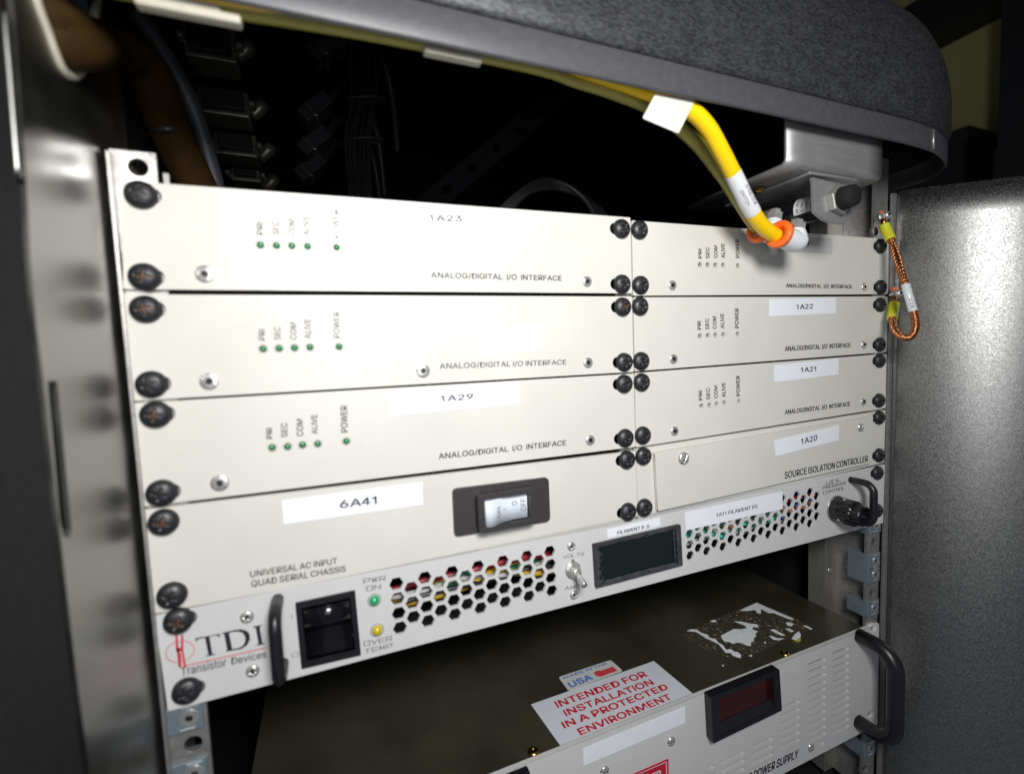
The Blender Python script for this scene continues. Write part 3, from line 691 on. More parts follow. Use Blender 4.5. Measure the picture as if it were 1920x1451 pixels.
t, fp, pos, bd = module('interface_module', [(231, 551), (1184.6, 555), (1187.8, 696), (246, 750.5)], 'blank cream interface module without a number tag, second on the left', 'electronics module', MODG,
    [(270, 578), (281, 720), (1170, 574), (1173, 678)], (1, 1, -1, -1))
body(t, bd); fasten(t, pos, (0, 2))
for px, py in ((493, 653), (523, 652), (552, 651), (581, 650), (635.5, 649)): led(at(px, py), 1.55, GREENLED, t)
vert_words(t, ((485, 496.5, 637, 617), (514, 526, 636, 612), (544, 556, 636, 604), (571, 583, 634, 597), (625, 637, 633, 584)), -.012)
text('ANALOG/DIGITAL I/O INTERFACE', (824, 692), (1061, 683.5), (824, 680), t, bold=-.012)
label_strip(t, ((899, 610), (1014, 606), (1015, 655), (900, 664)))
small(t, 392, 714, FLUSH); small(t, 793, 694, FLUSH, sc=.95); small(t, 1102, 679)

t, fp, pos, bd = module('interface_module', [(247, 755), (1187.8, 699.5), (1191.2, 836.5), (265, 949)], 'wide cream interface module with white tag 1A29, third on the left', 'electronics module', MODG,
    [(289, 777), (300, 925), (1173, 719), (1175, 821)], (1, 1, -1, -1))
body(t, bd); fasten(t, pos, (0,))
for px, py in ((510, 838), (539, 836), (567, 833), (595.5, 831), (649, 826)): led(at(px, py), 1.55, GREENLED, t)
vert_words(t, ((499, 510.5, 821, 801), (527, 539, 818, 791), (556, 568.5, 816, 784), (584, 595, 812, 776), (639, 652, 809, 759)))
text('ANALOG/DIGITAL  I/O  INTERFACE', (822, 861), (1061, 834.5), (822, 848.5), t)
label_strip(t, ((724, 733), (973, 714), (974, 756), (728, 779)), (('1A29', (826, 752), (887, 747), (826, 741)),))
small(t, 412, 904, FLUSH); small(t, 1106, 824)

t, fp, pos, bd = module('serial_chassis', [(267, 955), (1191.6, 844), (1196, 975), (287, 1149.5)], 'cream chassis tagged 6A41 with a dark power switch, bottom left above the vent holes', 'electronics module', None,
    [(304, 980), (320, 1118), (1178, 862), (1180, 960)], (0, 0, -1, -1))
body(t, bd); fasten(t, pos, (0,))
label_strip(t, ((528, 937), (792, 902), (793, 945), (532, 982)), (('6A41', (637, 951.5), (706, 943), (636, 937)),))
text('UNIVERSAL AC INPUT', (469, 1081), (632, 1055), (468.5, 1069), t)
text('QUAD SERIAL CHASSIS', (471, 1100), (648, 1070.5), (470.5, 1087), t)
# rocker switch: flange, tall collar, white rocker
def zs5(px, py): return (830 + px / 8.0, 860 + py / 8.0)      # photo detail to photo pixels
fq = [at(*zs5(*q), -2.2) for q in ((150, 450), (1590, 272), (1615, 925), (180, 1160))]
so1 = MB().plate(rounded(fq, 2.6), (), Vector((0, 1, 0)), 2.1).build('switch_flange', BROWNPL, t, .7, 3)
cq = [at(*zs5(*q), -7.5) for q in ((520, 545), (1380, 415), (1420, 965), (545, 1110))]
xa = (cq[0].x + cq[3].x) / 2; xb = (cq[1].x + cq[2].x) / 2; za = (cq[2].z + cq[3].z) / 2; zb_ = (cq[0].z + cq[1].z) / 2
ow = xb - xa; oh = zb_ - za
outer = rounded([(xa, -8, za), (xb, -8, za), (xb, -8, zb_), (xa, -8, zb_)], 3.2)
iw = 3.4
inner = rounded([(xa + iw, -8, za + 2.6), (xb - iw, -8, za + 2.6), (xb - iw, -8, zb_ - 2.6), (xa + iw, -8, zb_ - 2.6)], 1.6)
MB().plate(outer, [inner], Vector((0, 1, 0)), 5.9).build('collar', BROWNPL, so1, .6, 3)
rk = MB(); pr = [(-.0, -1.5), (.0, -8.2), (.08, -9.0), (.2, -8.4), (.42, -5.6), (.62, -4.2), (.85, -4.0), (1.0, -4.2), (1.0, -1.5)]
rx0, rx1, rz0, rz1 = xa + iw + .4, xb - iw - .4, za + 3.1, zb_ - 3.1
prs = smooth_curve([Vector((u, v, 0)) for u, v in pr[1:8]], 5); prs = [Vector((0, -1.5, 0))] + prs + [Vector((1, -1.5, 0))]
rk.grid([[Vector((rx0 + (rx1 - rx0) * p.x, p.y, z)) for p in prs] for z in (rz0, rz1)])
for z in (rz0, rz1): rk.add([Vector((rx0 + (rx1 - rx0) * p.x, p.y, z)) for p in prs], [tuple(range(len(prs)))])
ro = rk.build('rocker', ROCKERW, so1)
def prk(p):
    q = at(p[0], p[1], -5.2); u = max(0, min(1, (q.x - rx0) / (rx1 - rx0)))
    return Vector((q.x, -6.2, q.z)) if False else q
def rtext(s_, a, b, c, yy):
    text(s_, zs5(*a), zs5(*b), zs5(*c), ro, INK_GREY, y=yy, lift=0.0)
def rocker_y(x):
    u = (x - rx0) / (rx1 - rx0); best = min(range(len(prs) - 1), key=lambda i: abs((prs[i].x + prs[i + 1].x) / 2 - u) if prs[i + 1].x != prs[i].x else 9); return prs[best].y + (prs[best + 1].y - prs[best].y) * ((u - prs[best].x) / max(1e-6, prs[best + 1].x - prs[best].x))
def rocker_text(s_, a, b, c):
    vs, fs = glyphs(s_, .01); P, fs = place_text(vs, fs, at(*zs5(*a), -5.5), at(*zs5(*b), -5.5), at(*zs5(*c), -5.5), FRONT, 0)
    MB().add([Vector((p.x, rocker_y(p.x) - .15, p.z)) for p in P], fs).build('lettering', INK_GREY, ro)
rocker_text('ON', (858, 850), (848, 700), (798, 855)); rocker_text('I', (950, 735), (905, 752), (952, 743)); rocker_text('O', (1050, 705), (1130, 695), (1050, 640)); rocker_text('OFF', (1262, 775), (1258, 590), (1185, 780))

# --- right column
def holes_at(l): return [circle(at(px, py), 1.6, 0, 14) for px, py in l]
def small_leds(t, l):
    for px, py in l:
        p_ = at(px, py); MB().lathe((p_.x, 3.0, p_.z), (0, -1, 0), [(1.62, 0), (1.5, .2), (1.4, .6), (.8, 1.1), (.01, 1.25)], 14).build('indicator_light', HOLE_SHADE, t)
L1 = ((1312, 495.5), (1326.5, 495.7), (1341, 496.2), (1355.5, 496.2), (1383, 497.5))
t, fp, pos, bd = module('interface_module', [(1184, 412.5), (1666, 447.5), (1665, 550.5), (1187, 553.2)], 'narrow cream interface module partly hidden by the hose fitting, topmost on the right', 'electronics module', MODG,
    [(1202, 429), (1204, 533), (1655, 460), (1655, 537)], (0, 0, -1, -1), holes_at(L1))
body(t, bd, y=12); fasten(t, pos); small_leds(t, L1)
vert_words(t, ((1309, 1315, 484, 466), (1323, 1330, 484, 463), (1338.5, 1345, 483, 460), (1352, 1359, 483, 456), (1379, 1386, 483, 448)), .008)
text('ANALOG/DIGITAL  I/O  INTERFACE', (1473, 539), (1597, 541), (1473, 530.5), t, bold=.008)
label_strip(t, ((1437, 441), (1560, 446), (1560, 475), (1437, 468)), (('1A24', (1487, 458), (1517, 459.5), (1487, 449)),), m=PAPER_OLD)
small(t, 1260, 534); small(t, 1620, 537)
L2 = ((1312, 629), (1327, 628), (1341, 627.3), (1355.7, 626.5), (1382.7, 625.3))
t, fp, pos, bd = module('interface_module', [(1187, 556.6), (1665, 554.8), (1662, 659), (1190, 695)], 'narrow cream interface module with white tag 1A22, second on the right', 'electronics module', MODG,
    [(1203, 573), (1205, 676), (1654, 570), (1653, 645)], (0, 0, -1, -1), holes_at(L2))
body(t, bd, y=12); fasten(t, pos); small_leds(t, L2)
vert_words(t, ((1307, 1314, 617, 601), (1322, 1329, 616.5, 596), (1336, 1343, 615.5, 592), (1350.5, 1357.5, 614.5, 587), (1377.5, 1385, 614, 577)), .008)
text('ANALOG/DIGITAL  I/O  INTERFACE', (1471, 658.5), (1594, 651), (1471, 648), t, bold=.008)
label_strip(t, ((1443, 560), (1567, 557), (1567, 587), (1443, 592)), (('1A22', (1493, 579), (1523.5, 577.5), (1493, 570)),))
small(t, 1262, 672); small(t, 1619, 645)
L3 = ((1315, 760), (1329.7, 758.3), (1343.3, 756.3), (1357.7, 754), (1385, 751.3))
t, fp, pos, bd = module('interface_module', [(1190, 698.5), (1662, 662.3), (1660, 764), (1192, 837.5)], 'narrow cream interface module with white tag 1A21, third on the right', 'electronics module', MODG,
    [(1206, 716), (1208, 816), (1653, 675), (1652, 750)], (0, 0, -1, -1), holes_at(L3))
body(t, bd, y=12); fasten(t, pos); small_leds(t, L3)
vert_words(t, ((1309.5, 1316, 749, 731), (1324, 1331, 747.5, 726), (1338.5, 1345.3, 745, 721), (1353, 1360, 743, 716), (1380, 1387, 741, 703)), .008)
text('ANALOG/DIGITAL  I/O  INTERFACE', (1471, 777), (1593, 761), (1471, 767), t, bold=.008)
label_strip(t, ((1452, 684), (1572, 671), (1572, 701), (1452, 716)), (('1A21', (1501, 697), (1529.5, 694.5), (1501, 688)),))
small(t, 1264, 807); small(t, 1618, 752)
t, fp, pos, bd = module('isolation_controller', [(1192, 840.5), (1660, 767.5), (1657, 866), (1197, 974)], 'cream source isolation controller with raised cover and tag 1A20, bottom right', 'electronics module', None,
    [(1209, 855), (1211, 952), (1652, 782), (1652, 853)], (0, 0, -1, -1))
body(t, bd); fasten(t, pos)
cp = [at(px, py, -2.8) for px, py in ((1228, 848), (1637, 779), (1633, 867), (1234, 957))]
cv_ = MB().plate(rounded(cp, .7, 3), (), Vector((0, 1, 0)), 2.4).build('raised_cover', PAINT, t, .4, 2)
YC = -2.95
text('SOURCE ISOLATION CONTROLLER', (1471, 896.5), (1627, 864), (1471, 883.5), t, y=YC, lift=.05)
label_strip(t, ((1453, 825), (1573, 796), (1573, 824), (1456, 854)), (('1A20', (1502, 832), (1532, 824), (1502, 821)),), y=-3.2)
for o_ in [c for c in t.children if c.name.startswith('label_strip')]: pass
q = at(1281, 858, -2.9); put_mesh('cover_screw', SLOT_SCREW, (q.x, -2.82, q.z), t, .5, 1.05)
q = at(1613, 800, -2.9); put_mesh('cover_screw', SLOT_SCREW, (q.x, -2.82, q.z), t, .25, .85)

# ------------------------------------------------------------------ filament supply (full width, one unit high)
def z2(px, py): return (720 + px / 4.8, 1000 + py / 4.8)
def z4(px, py): return (1260 + px / 4.571, 850 + py / 4.571)
def hexes(c11, c14, cn1, cn4, n, ratio=.80):
    A, B, C, D = at(*c11), at(*c14), at(*cn1), at(*cn4); out = []
    for i in range(n):
        u = i / (n - 1) if n % 2 else i / (n - 1)
        top = A + (C - A) * u; bot = B + (D - B) * u; sp = (top - bot) / 3
        for r in range(4 if i % 2 == 0 else 3):
            c = top - sp * (r + (0 if i % 2 == 0 else .5)); R_ = sp.length * ratio / 2 / .866
            out.append([Vector((c.x + R_ * cos(pi / 3 * k), 0, c.z + R_ * sin(pi / 3 * k))) for k in range(6)])
    return out
hxA = hexes(z2(110, 447), z2(143, 843), z2(1490, 157), z2(1510, 510), 13)
hxB = hexes(z4(146, 592), z4(155, 870), z4(1183, 328), z4(1183, 595), 17)
# the eighteenth, short column of the right vent
A_, B_ = at(*z4(1240, 360)), at(*z4(1242, 533)); spc = (A_ - B_) / 2
for r in range(3):
    c = A_ - spc * r; R_ = spc.length * .80 / 2 / .866; hxB.append([Vector((c.x + R_ * cos(pi / 3 * k), 0, c.z + R_ * sin(pi / 3 * k))) for k in range(6)])
def inset(px): return at(*px)
led_g, led_y = at(701.7, 1124.2), at(706.7, 1180)
rkq = [at(px, py) for px, py in ((555.6, 1129), (663.8, 1106), (674.7, 1222.7), (566.9, 1247.7))]
dsq = [at(px, py) for px, py in ((1110, 1018), (1270.5, 981), (1274.5, 1055.5), (1115, 1097.5))]
t, fp, pos, bd = module('filament_supply', [(290, 1152.5), (1659, 869.5), (1655, 979), (315, 1332)], 'full width light grey filament power supply with two honeycomb vents and a rocker switch', 'power supply', None,
    [(332, 1166), (348, 1298), (1649, 886), (1648, 957)], (1, 1, -1, -1), hxA + hxB + [rkq, dsq], 1.4, PAINT2)
fasten(t, pos, (0,))
b_ = MB(); b_.box((18, 2.4, bd[2] + 0.5), (464, 3.4, bd[2] + 1.5)); b_.box((18, 2.4, bd[3] - 1.0), (464, 200, bd[3])); b_.box((18, 80, bd[2]), (464, 81, bd[3])); b_.box((18, 2.4, bd[2] - 1), (464, 200, bd[2])); b_.build('enclosure', SOOT, t)
# wiring seen through the vents
WCOL = [mat('wire_%s' % n, c, .4) for n, c in (('green', (.015, .20, .11)), ('yellow', (.45, .28, .015)), ('red', (.34, .02, .04)), ('white', (.42, .42, .40)), ('black', (.02, .02, .02)), ('blue', (.03, .12, .5)), ('orange', (.6, .17, .04)), ('teal', (.05, .45, .35)))]
def wires(x0, x1, n, zc, zr, cols, sl, dark=0):
    for k in range(n):
        z = zc + random.uniform(-zr, zr); yy = random.uniform(7, 14); ci = random.choice(cols)
        pts = [(x0 - 4, yy, z + random.uniform(-3, 3))]
        for j in range(1, 6): pts.append((x0 + (x1 - x0) * j / 5 + random.uniform(-3, 3), yy + random.uniform(-3, 3), z + sl * j + random.uniform(-3.2, 3.2)))
        MB().tube(pts, random.uniform(1.3, 2.1), 8, 0, 6).build('wire', WCOL[ci], t)
ca = sum((sum(h, Vector()) / 6 for h in hxA), Vector()) / len(hxA)
wires(hxA[0][0].x - 8, hxA[-1][0].x + 6, 7, ca.z - .5, 3.5, [0, 1, 2, 3, 4, 4, 0, 1, 3], 0.2)
cb = sum((sum(h, Vector()) / 6 for h in hxB), Vector()) / len(hxB)
wires(hxB[0][0].x - 8, hxB[0][0].x + 90, 8, cb.z - 5, 5, [0, 1, 3, 3, 7, 6], .4)
wires(hxB[0][0].x + 70, hxB[-1][0].x + 10, 6, cb.z + 1, 7, [5, 6, 2, 1, 5], .6)
# emblem: black serif letters, red twin strokes in a ring, red rule
def z8(px, py): return (280 + px / 4.8, 1080 + py / 4.8)
def flat(polys, ink, name='emblem_print', lift=.12, proj=z8):
    m = MB()
    for pl in polys:
        P = [at(*proj(*q)) + FRONT * lift for q in pl]
        for tri in tessellate_polygon([P]): m.add([P[i] for i in tri], [(0, 1, 2)])
    return m.build(name, ink, t)
T_ = [(412, 552), (416, 585), (428, 572), (440, 560), (500, 545), (530, 700), (507, 708), (506, 716), (592, 698), (590, 690), (566, 692), (540, 536), (598, 526), (618, 530), (632, 545), (636, 510)]
D_o = [(652, 502), (654, 511), (672, 513), (700, 655), (686, 664), (688, 672), (770, 658), (830, 646), (880, 612), (905, 560), (900, 510), (870, 480), (820, 470), (760, 478)]
D_i = [(716, 502), (745, 648), (790, 642), (838, 622), (862, 580), (862, 540), (842, 505), (800, 490), (755, 494)]
I_ = [(930, 446), (932, 455), (955, 455), (982, 600), (962, 608), (964, 617), (1038, 602), (1036, 593), (1016, 594), (992, 446), (1012, 440), (1010, 430)]
flat([T_, I_], INK); m = MB(); P = [at(*z8(*q)) + FRONT * .12 for q in D_o]; Pi = [at(*z8(*q)) + FRONT * .12 for q in D_i]; fl_ = P + Pi
for tri in tessellate_polygon([P, Pi]): m.add([fl_[i] for i in tri], [(0, 1, 2)])
m.build('emblem_print', INK, t)
flat([[(232, 520), (250, 520), (262, 640), (285, 700), (288, 812), (262, 812), (250, 690), (240, 660)], [(284, 520), (304, 520), (306, 660), (330, 808), (310, 815), (292, 690), (284, 640)], [(243, 640), (302, 632), (304, 660), (246, 676)],
      ], INK_RED, 'emblem_strokes')
flat([[(330, 792), (1046, 632), (1046, 644), (330, 804)]], mat('pale_red_ink', (.62, .16, .19), .5), 'emblem_rule')
el = [at(*z8(275 + 128 * cos(a_), 668 + 95 * sin(a_) - 18 * cos(a_))) + FRONT * .3 for a_ in [2 * pi * k / 36 for k in range(36)]]
MB().tube(el + [el[0]], .16, 5, 0, 1, False).build('emblem_ring', MATS['pale_red_ink'], t)
text('Transistor', z8(285, 892), z8(695, 800), z8(283, 812), t, INK_GREY, bold=-.004); text('Devices', z8(738, 790), z8(1052, 722), z8(735, 722), t, INK_GREY, bold=-.004)
small(t, 463, 1154.6, SMALL_SCREW, 'panel_screw'); small(t, 473.8, 1255.6, SMALL_SCREW, 'panel_screw')
small(t, 1070.6, 1022.5, SMALL_SCREW, 'panel_screw', .95); small(t, 1075.6, 1113.5, SMALL_SCREW, 'panel_screw', .95)
# carrying handles
def handle(t, x, ztop, zbot, out, r, m=BLACKPL, dx=0):
    cr = r * 2.6; pts = [(x, .3, ztop)]; pts.append((x + dx * .4, -out + cr, ztop))
    for k in range(1, 10): a_ = pi / 2 * k / 9; pts.append((x + dx, -out + cr - cr * sin(a_), ztop - cr + cr * cos(a_)))
    for k in range(0, 9): a_ = pi / 2 * k / 9; pts.append((x + dx, -out + cr - cr * cos(a_), zbot + cr - cr * sin(a_)))
    pts += [(x + dx * .4, -out + cr, zbot), (x, .3, zbot)]
    return MB().tube(pts, r, 18, 0, 1).build('handle', m, t)
handle(t, 45.5, -182.2, -212.6, 16.5, 2.6)
handle(t, at(1594, 898).x, at(1594, 898).z, -213.2, 16.5, 2.5)
# lamps, legends
led(led_g, 2.6, GREENLED2, t, True, 2.2); led(led_y, 2.6, YELLOWLED, t, True, 2.2)
for s_, a, b, c in (('PWR', (681, 1093), (723, 1086.7), (680.5, 1083.6)), ('ON', (686.4, 1106.6), (714, 1102), (686, 1097.7)), ('OVER', (681.7, 1210), (735, 1199), (681, 1200.8)), ('TEMP', (683, 1224), (735, 1212.5), (682, 1215.6)),
                    ('VOLTS', (1055.8, 1046), (1094.6, 1039.6), (1054.8, 1040)), ('AMPS', (1058.5, 1105), (1096, 1098), (1058.7, 1098.6))): stroke_text(s_, a, b, c, t)
for s_, a, b, c in (('LOCAL', (1548.8, 907.3), (1576, 901), (1548, 901)), ('PROGRAM', (1542, 916.7), (1585, 907), (1541.5, 910.5)), ('CONTROL', (1543, 925.5), (1584, 916.5), (1542, 919.5))): stroke_text(s_, a, b, c, t, wt=.14)
flat([[(1275, 335), (1279, 335), (1286, 375), (1282, 375)]], INK_GREY, 'switch_mark'); stroke_text('O', (547, 1231), (560, 1228), (546, 1223), t, wt=.09, fill=1)
# black rocker switch in its cut-out
zmid = lambda P: sum(P, Vector()) / len(P)
c = zmid(rkq); rk = MB()
fr = [c + (p - c) * 1.03 + Vector((0, -1.2, 0)) for p in rkq]; fi = [c + (p - c) * .84 + Vector((0, -1.2, 0)) for p in rkq]
so2 = MB().plate(rounded(fr, .6), [fi], Vector((0, 1, 0)), 1.15).build('rocker_bezel', BLACKPL, t, .3)
MB().plate([p + Vector((0, 7, 0)) for p in fr], (), Vector((0, 1, 0)), 1).build('rocker_well', BLACKGLOSS, so2)
pl = [c + (p - c) * .78 for p in rkq]; prk_ = [(0.0, 3), (0.0, -1.5), (.10, -3.2), (.22, -3.6), (.34, -2.6), (.5, .3), (.75, 1.2), (1.0, .4), (1.0, 3)]
prk2 = smooth_curve([Vector((u, v, 0)) for u, v in prk_[1:8]], 6)
rows = [[(pl[0] + (pl[3] - pl[0]) * p.x) + Vector((0, p.y, 0)) for p in prk2], [(pl[1] + (pl[2] - pl[1]) * p.x) + Vector((0, p.y, 0)) for p in prk2]]
rr = MB().grid(rows)
for r_ in rows: rr.add(r_ + [r_[-1] + Vector((0, 6, 0)), r_[0] + Vector((0, 8, 0))], [tuple(range(len(r_) + 2))])
rr.build('rocker', BLACKGLOSS, so2)
# toggle switch
q = at(1073.7, 1067)
tg = MB().lathe((q.x, 0, q.z), (0, -1, 0), [(5.0, 0), (5.0, .5), (4.5, .7)], 28, 0).lathe((q.x, -.5, q.z), (0, -1, 0), [(4.3, 0), (4.3, 1.7), (3.9, 2.1)], 6, 0, False).lathe((q.x, -2.3, q.z), (0, -1, 0), [(3.1, 0), (3.1, 2.0), (2.5, 3.2), (1.7, 3.4)], 22).build('toggle_base', STEEL, t)
tip = at(1096, 1097, -13); MB().tube([(q.x, -4.5, q.z), Vector((q.x, -5, q.z)).lerp(tip, .5), tip], [1.2, 1.5, 1.75, 1.9], 16, 0, 4).build('toggle_lever', CHROME, tg)
MB().box((q.x - .7, -.8, q.z + 4.2), (q.x + .7, 0, q.z + 6.4)).build('key_tab', STEEL_DULL, tg)
# meter display with crinkled protective film
c = zmid(dsq); fr = [c + (p - c) * 1.01 for p in dsq]
so3 = MB().plate([p + Vector((0, -2.2, 0)) for p in fr], [[c + (p - c) * .86 + Vector((0, -2.2, 0)) for p in dsq]], Vector((0, 1, 0)), 4.0).build('meter_bezel', BLACKPL, t, .3)
MB().plate([c + (p - c) * .92 + Vector((0, -.4, 0)) for p in dsq], (), Vector((0, 1, 0)), 1).build('meter_window', TINT, so3)
fm = MB(); rows = []
for i in range(25):
    u = i / 24; rows.append([])
    for j in range(13):
        v = j / 12; p_ = (fr[0].lerp(fr[1], u)).lerp(fr[3].lerp(fr[2], u), v); e_ = min(u, 1 - u, (v) * .5, (1 - v) * .5) * 2
        rows[-1].append(p_)
for side in range(4):
    A, B = fr[side], fr[(side + 1) % 4]; ci = c; rws = []
    for k in range(41):
        u = k / 40; p_ = A.lerp(B, u); inn = .17 + .045 * noise.noise(Vector((u * 7 + side * 13, 3, 0))) ; q_ = p_ + (c - p_) * inn * (1 if side in (1, 3) else 1.3)
        if side in (1, 3): q_.z = p_.z + (c.z - p_.z) * .22 if .08 < u < .92 else q_.z
        rws.append([p_ + Vector((0, -2.35, 0)), p_.lerp(q_, .35) + Vector((0, -2.6 - .8 * noise.noise(Vector((u * 11, side, 1))), 0)), p_.lerp(q_, .7) + Vector((0, -2.2 - .7 * noise.noise(Vector((u * 9, side, 5))), 0)), q_ + Vector((0, -1.3 + .5 * noise.noise(Vector((u * 13, side, 8))), 0))])
    fm.grid(rws)
fm.build('film_edge', FILM, so3)
label_strip(t, ((1138, 991.4), (1237, 968.8), (1238, 985), (1139, 1007.8)), (('FILAMENT P. S.', (1157, 1000.8), (1219, 987.3), (1156.4, 994.2)),))
label_strip(t, ((1284, 959.4), (1466.7, 920), (1467.4, 952.8), (1286, 993.3)), (('1A11 FILAMENT PS', (1342.7, 968), (1419.7, 951), (1342, 961)),), bold=-.01)
# control knob with ribbed skirt
kb = at(1567, 952); kn = MB(); kr = 9.4
prof_k = [(kr, 0), (kr, 14), (kr * .92, 15), (kr * .82, 15.2), (kr * .80, 19.5), (kr * .74, 20.2), (kr * .60, 20.2), (kr * .55, 17.5), (.01, 17.5)]
ax = Vector((0, -1, 0)); seg = 72; vs = []; fs = []
for r_, h_ in prof_k:
    for k in range(seg):
        a_ = 2 * pi * k / seg; rr_ = r_ * (1 - (.05 if (k % 6) < 2 and h_ <= 14.1 else 0)); vs.append(Vector((kb.x + rr_ * cos(a_), -.3 - h_, kb.z + rr_ * sin(a_))))
for i in range(len(prof_k) - 1):
    for k in range(seg): fs.append((i * seg + k, i * seg + (k + 1) % seg, (i + 1) * seg + (k + 1) % seg, (i + 1) * seg + k))
ko = kn.add(vs, fs, 0, False).build('control_knob', BLACKGLOSS, t)
MB().lathe((kb.x, 0, kb.z), (0, -1, 0), [(10.3, -.1), (10.3, .5), (9.6, .8)], 36).build('knob_skirt', STEEL_DULL, ko)
for a_ in (100, 215):
    MB().lathe((kb.x + 9.2 * cos(radians(a_)), -7, kb.z + 9.2 * sin(radians(a_))), (cos(radians(a_)), 0, sin(radians(a_))), [(1.0, 0), (1.0, .35), (.01, .4)], 12).build('set_screw', STEEL, ko)

# ------------------------------------------------------------------ lower power supply (two units high)
def z7(px, py): return (1240 + px / 3.998, 1080 + py / 3.998)
def z6(px, py): return (960 + px / 4.8, 1200 + py / 4.8)
ZT = -307.3
slots = []
def slot_run(xl, xr, yl0, yr0, n, step_l, step_r):
    for k in range(n):
        a = at(*z7(xl, yl0 + step_l * k)); b = at(*z7(xr, yr0 + step_r * k)); slots.append((a, b))
slot_run(1275, 1408, 588, 532, 12, 53.2, 53.0)
slot_run(1090, 1235, 672, 612, 11, 56.2, 56.0)
slot_run(885, 1040, 1000, 925, 6, 58.5, 57.5)
slot_run(665, 835, 1290, 1203, 4, 59.5, 58.5)
slot_run(440, 625, 1405, 1305, 3, 62, 61)
slot_run(335, 398, 1448, 1415, 2, 63, 62)
slot_run(1185, 1225, 1262, 1243, 1, 0, 0)
hs = []
for a, b in slots:
    d = (b - a); d.y = 0; L_ = d.length; c = (a + b) / 2; hh = 1.75; hs.append(obround((c.x, 0, c.z), L_ / 2, L_ / 2, hh, 0, 6))
ear_holes = [obround(at(*z7(px, py)), 4.4, 4.4, 3.2) for px, py in ((1590, 385), (1568, 1030))]
X0, X1, ZB = -0.5, 482.3, -394.0
tr = at(1648, 1161); br_ = at(1643, 1348)
front = [Vector((X0, 0, ZT)), Vector((tr.x, 0, ZT)), Vector((tr.x, 0, ZB)), Vector((X0, 0, ZB))]
t = thing('power_supply', (241, 0, ZB), 'lower two unit grey power supply with louvres, red meter and olive chassis top', 'power supply')
MB().plate(front, hs + ear_holes, Vector((0, 1, 0)), 3.0).build('front_plate', PAINT2, t)
MB().box((18, 3.1, ZB + 2), (463, 330, ZT - .6)).build('chassis', OLIVEDRAB, t, .4)
def onz(dz=0.0): return lambda p: atz(p[0], p[1], ZT - .6 + dz)
TOPN = Vector((0, 0, 1))
def top_sheet(name, pts, m, parent, dz=.25, r=0):
    P = [atz(px, py, ZT - .6 + dz) for px, py in pts]
    return MB().plate(rounded(P, r) if r else P, (), Vector((0, 0, -1)), dz - .05).build(name, m, parent)
us = top_sheet('origin_sticker', [(1046.5, 1267.7), (1144.4, 1235.4), (1168, 1256), (1066, 1293.8)], mat('sticker_film', (.58, .60, .58), .45), t, .2, 2)
def usp(p): return onz(.2)(z6(*p))
text('MADE IN THE', (470, 345), (860, 210), (462, 325), us, INK_BLUE, proj=usp, n=TOPN, bold=.0)
text('USA', (530, 425), (735, 345), (500, 375), us, INK_BLUE, proj=usp, n=TOPN, bold=.03)
P = [usp(q) + TOPN * .12 for q in ((730, 290), (765, 268), (800, 268), (905, 232), (950, 268), (800, 322), (760, 318))]
m = MB()
for tri in tessellate_polygon([P]): m.add([P[i] for i in tri], [(0, 1, 2)])
m.build('flag_print', mat('flag_red', (.62, .05, .06), .5), us)
st = top_sheet('warning_sticker', [(995.4, 1318.8), (1225.6, 1237.5), (1303.5, 1302.5), (1055.5, 1403)], mat('sticker_white', (.66, .69, .75), .42, noise_amt=.02, noise_scale=80), t, .45)
def stp(p): return onz(.45)(z6(*p))
for s_, a, b, c in (('INTENDED FOR', (412, 605), (1225, 318), (372, 550)), ('INSTALLATION', (488, 680), (1285, 390), (452, 625)), ('IN A PROTECTED', (472, 790), (1415, 432), (438, 733)), ('ENVIRONMENT', (618, 852), (1450, 522), (578, 795))):
    text(s_, a, b, c, st, INK_RED, proj=stp, n=TOPN, bold=.012)
# torn label remains
rs = top_sheet('adhesive_patch', [z7(*q) for q in ((150, 430), (330, 350), (470, 285), (600, 235), (715, 195), (850, 245), (1000, 310), (1130, 385), (1040, 440), (900, 480), (740, 560), (600, 610), (480, 600), (330, 545), (210, 490))], RESIDUE, t, .08)
FL = [[(590, 250), (640, 226), (715, 193), (800, 232), (990, 312), (985, 322), (930, 306), (840, 268), (800, 268), (745, 238), (745, 275), (715, 268), (700, 245), (640, 254)],
      [(190, 402), (225, 392), (265, 394), (300, 420), (345, 432), (360, 455), (405, 465), (425, 490), (462, 512), (485, 545), (520, 540), (545, 560), (570, 562), (597, 585), (592, 606), (560, 598), (530, 585), (520, 568), (480, 566), (450, 530), (425, 500), (380, 478), (330, 456), (300, 436), (262, 412), (220, 405)],
      [(445, 440), (500, 412), (540, 390), (600, 392), (640, 385), (625, 362), (590, 350), (545, 332), (600, 335), (660, 348), (720, 356), (726, 378), (690, 372), (680, 392), (722, 408), (700, 425), (712, 440), (690, 460), (692, 480), (668, 490), (672, 515), (640, 512), (590, 490), (560, 492), (530, 500), (510, 486), (470, 482), (455, 465)],
      [(1060, 364), (1090, 366), (1130, 388), (1118, 393)], [(818, 398), (840, 390), (928, 436), (900, 438), (860, 420)], [(930, 345), (950, 338), (990, 350), (976, 368), (945, 362)], [(805, 440), (830, 444), (870, 460), (918, 460), (880, 474), (835, 466)], [(925, 386), (960, 388), (992, 406), (970, 412)],
      [(365, 330), (400, 320), (415, 332), (385, 338)], [(655, 590), (680, 582), (678, 596)], [(450, 660), (470, 658), (462, 670)], [(765, 488), (785, 486), (780, 502)]]
fm_ = MB()
for pl in FL:
    P = [atz(*z7(*q), ZT - .6 + .3) for q in pl]; fm_.plate(P, (), Vector((0, 0, -1)), .2)
fm_.build('torn_label', FLAKE, t)
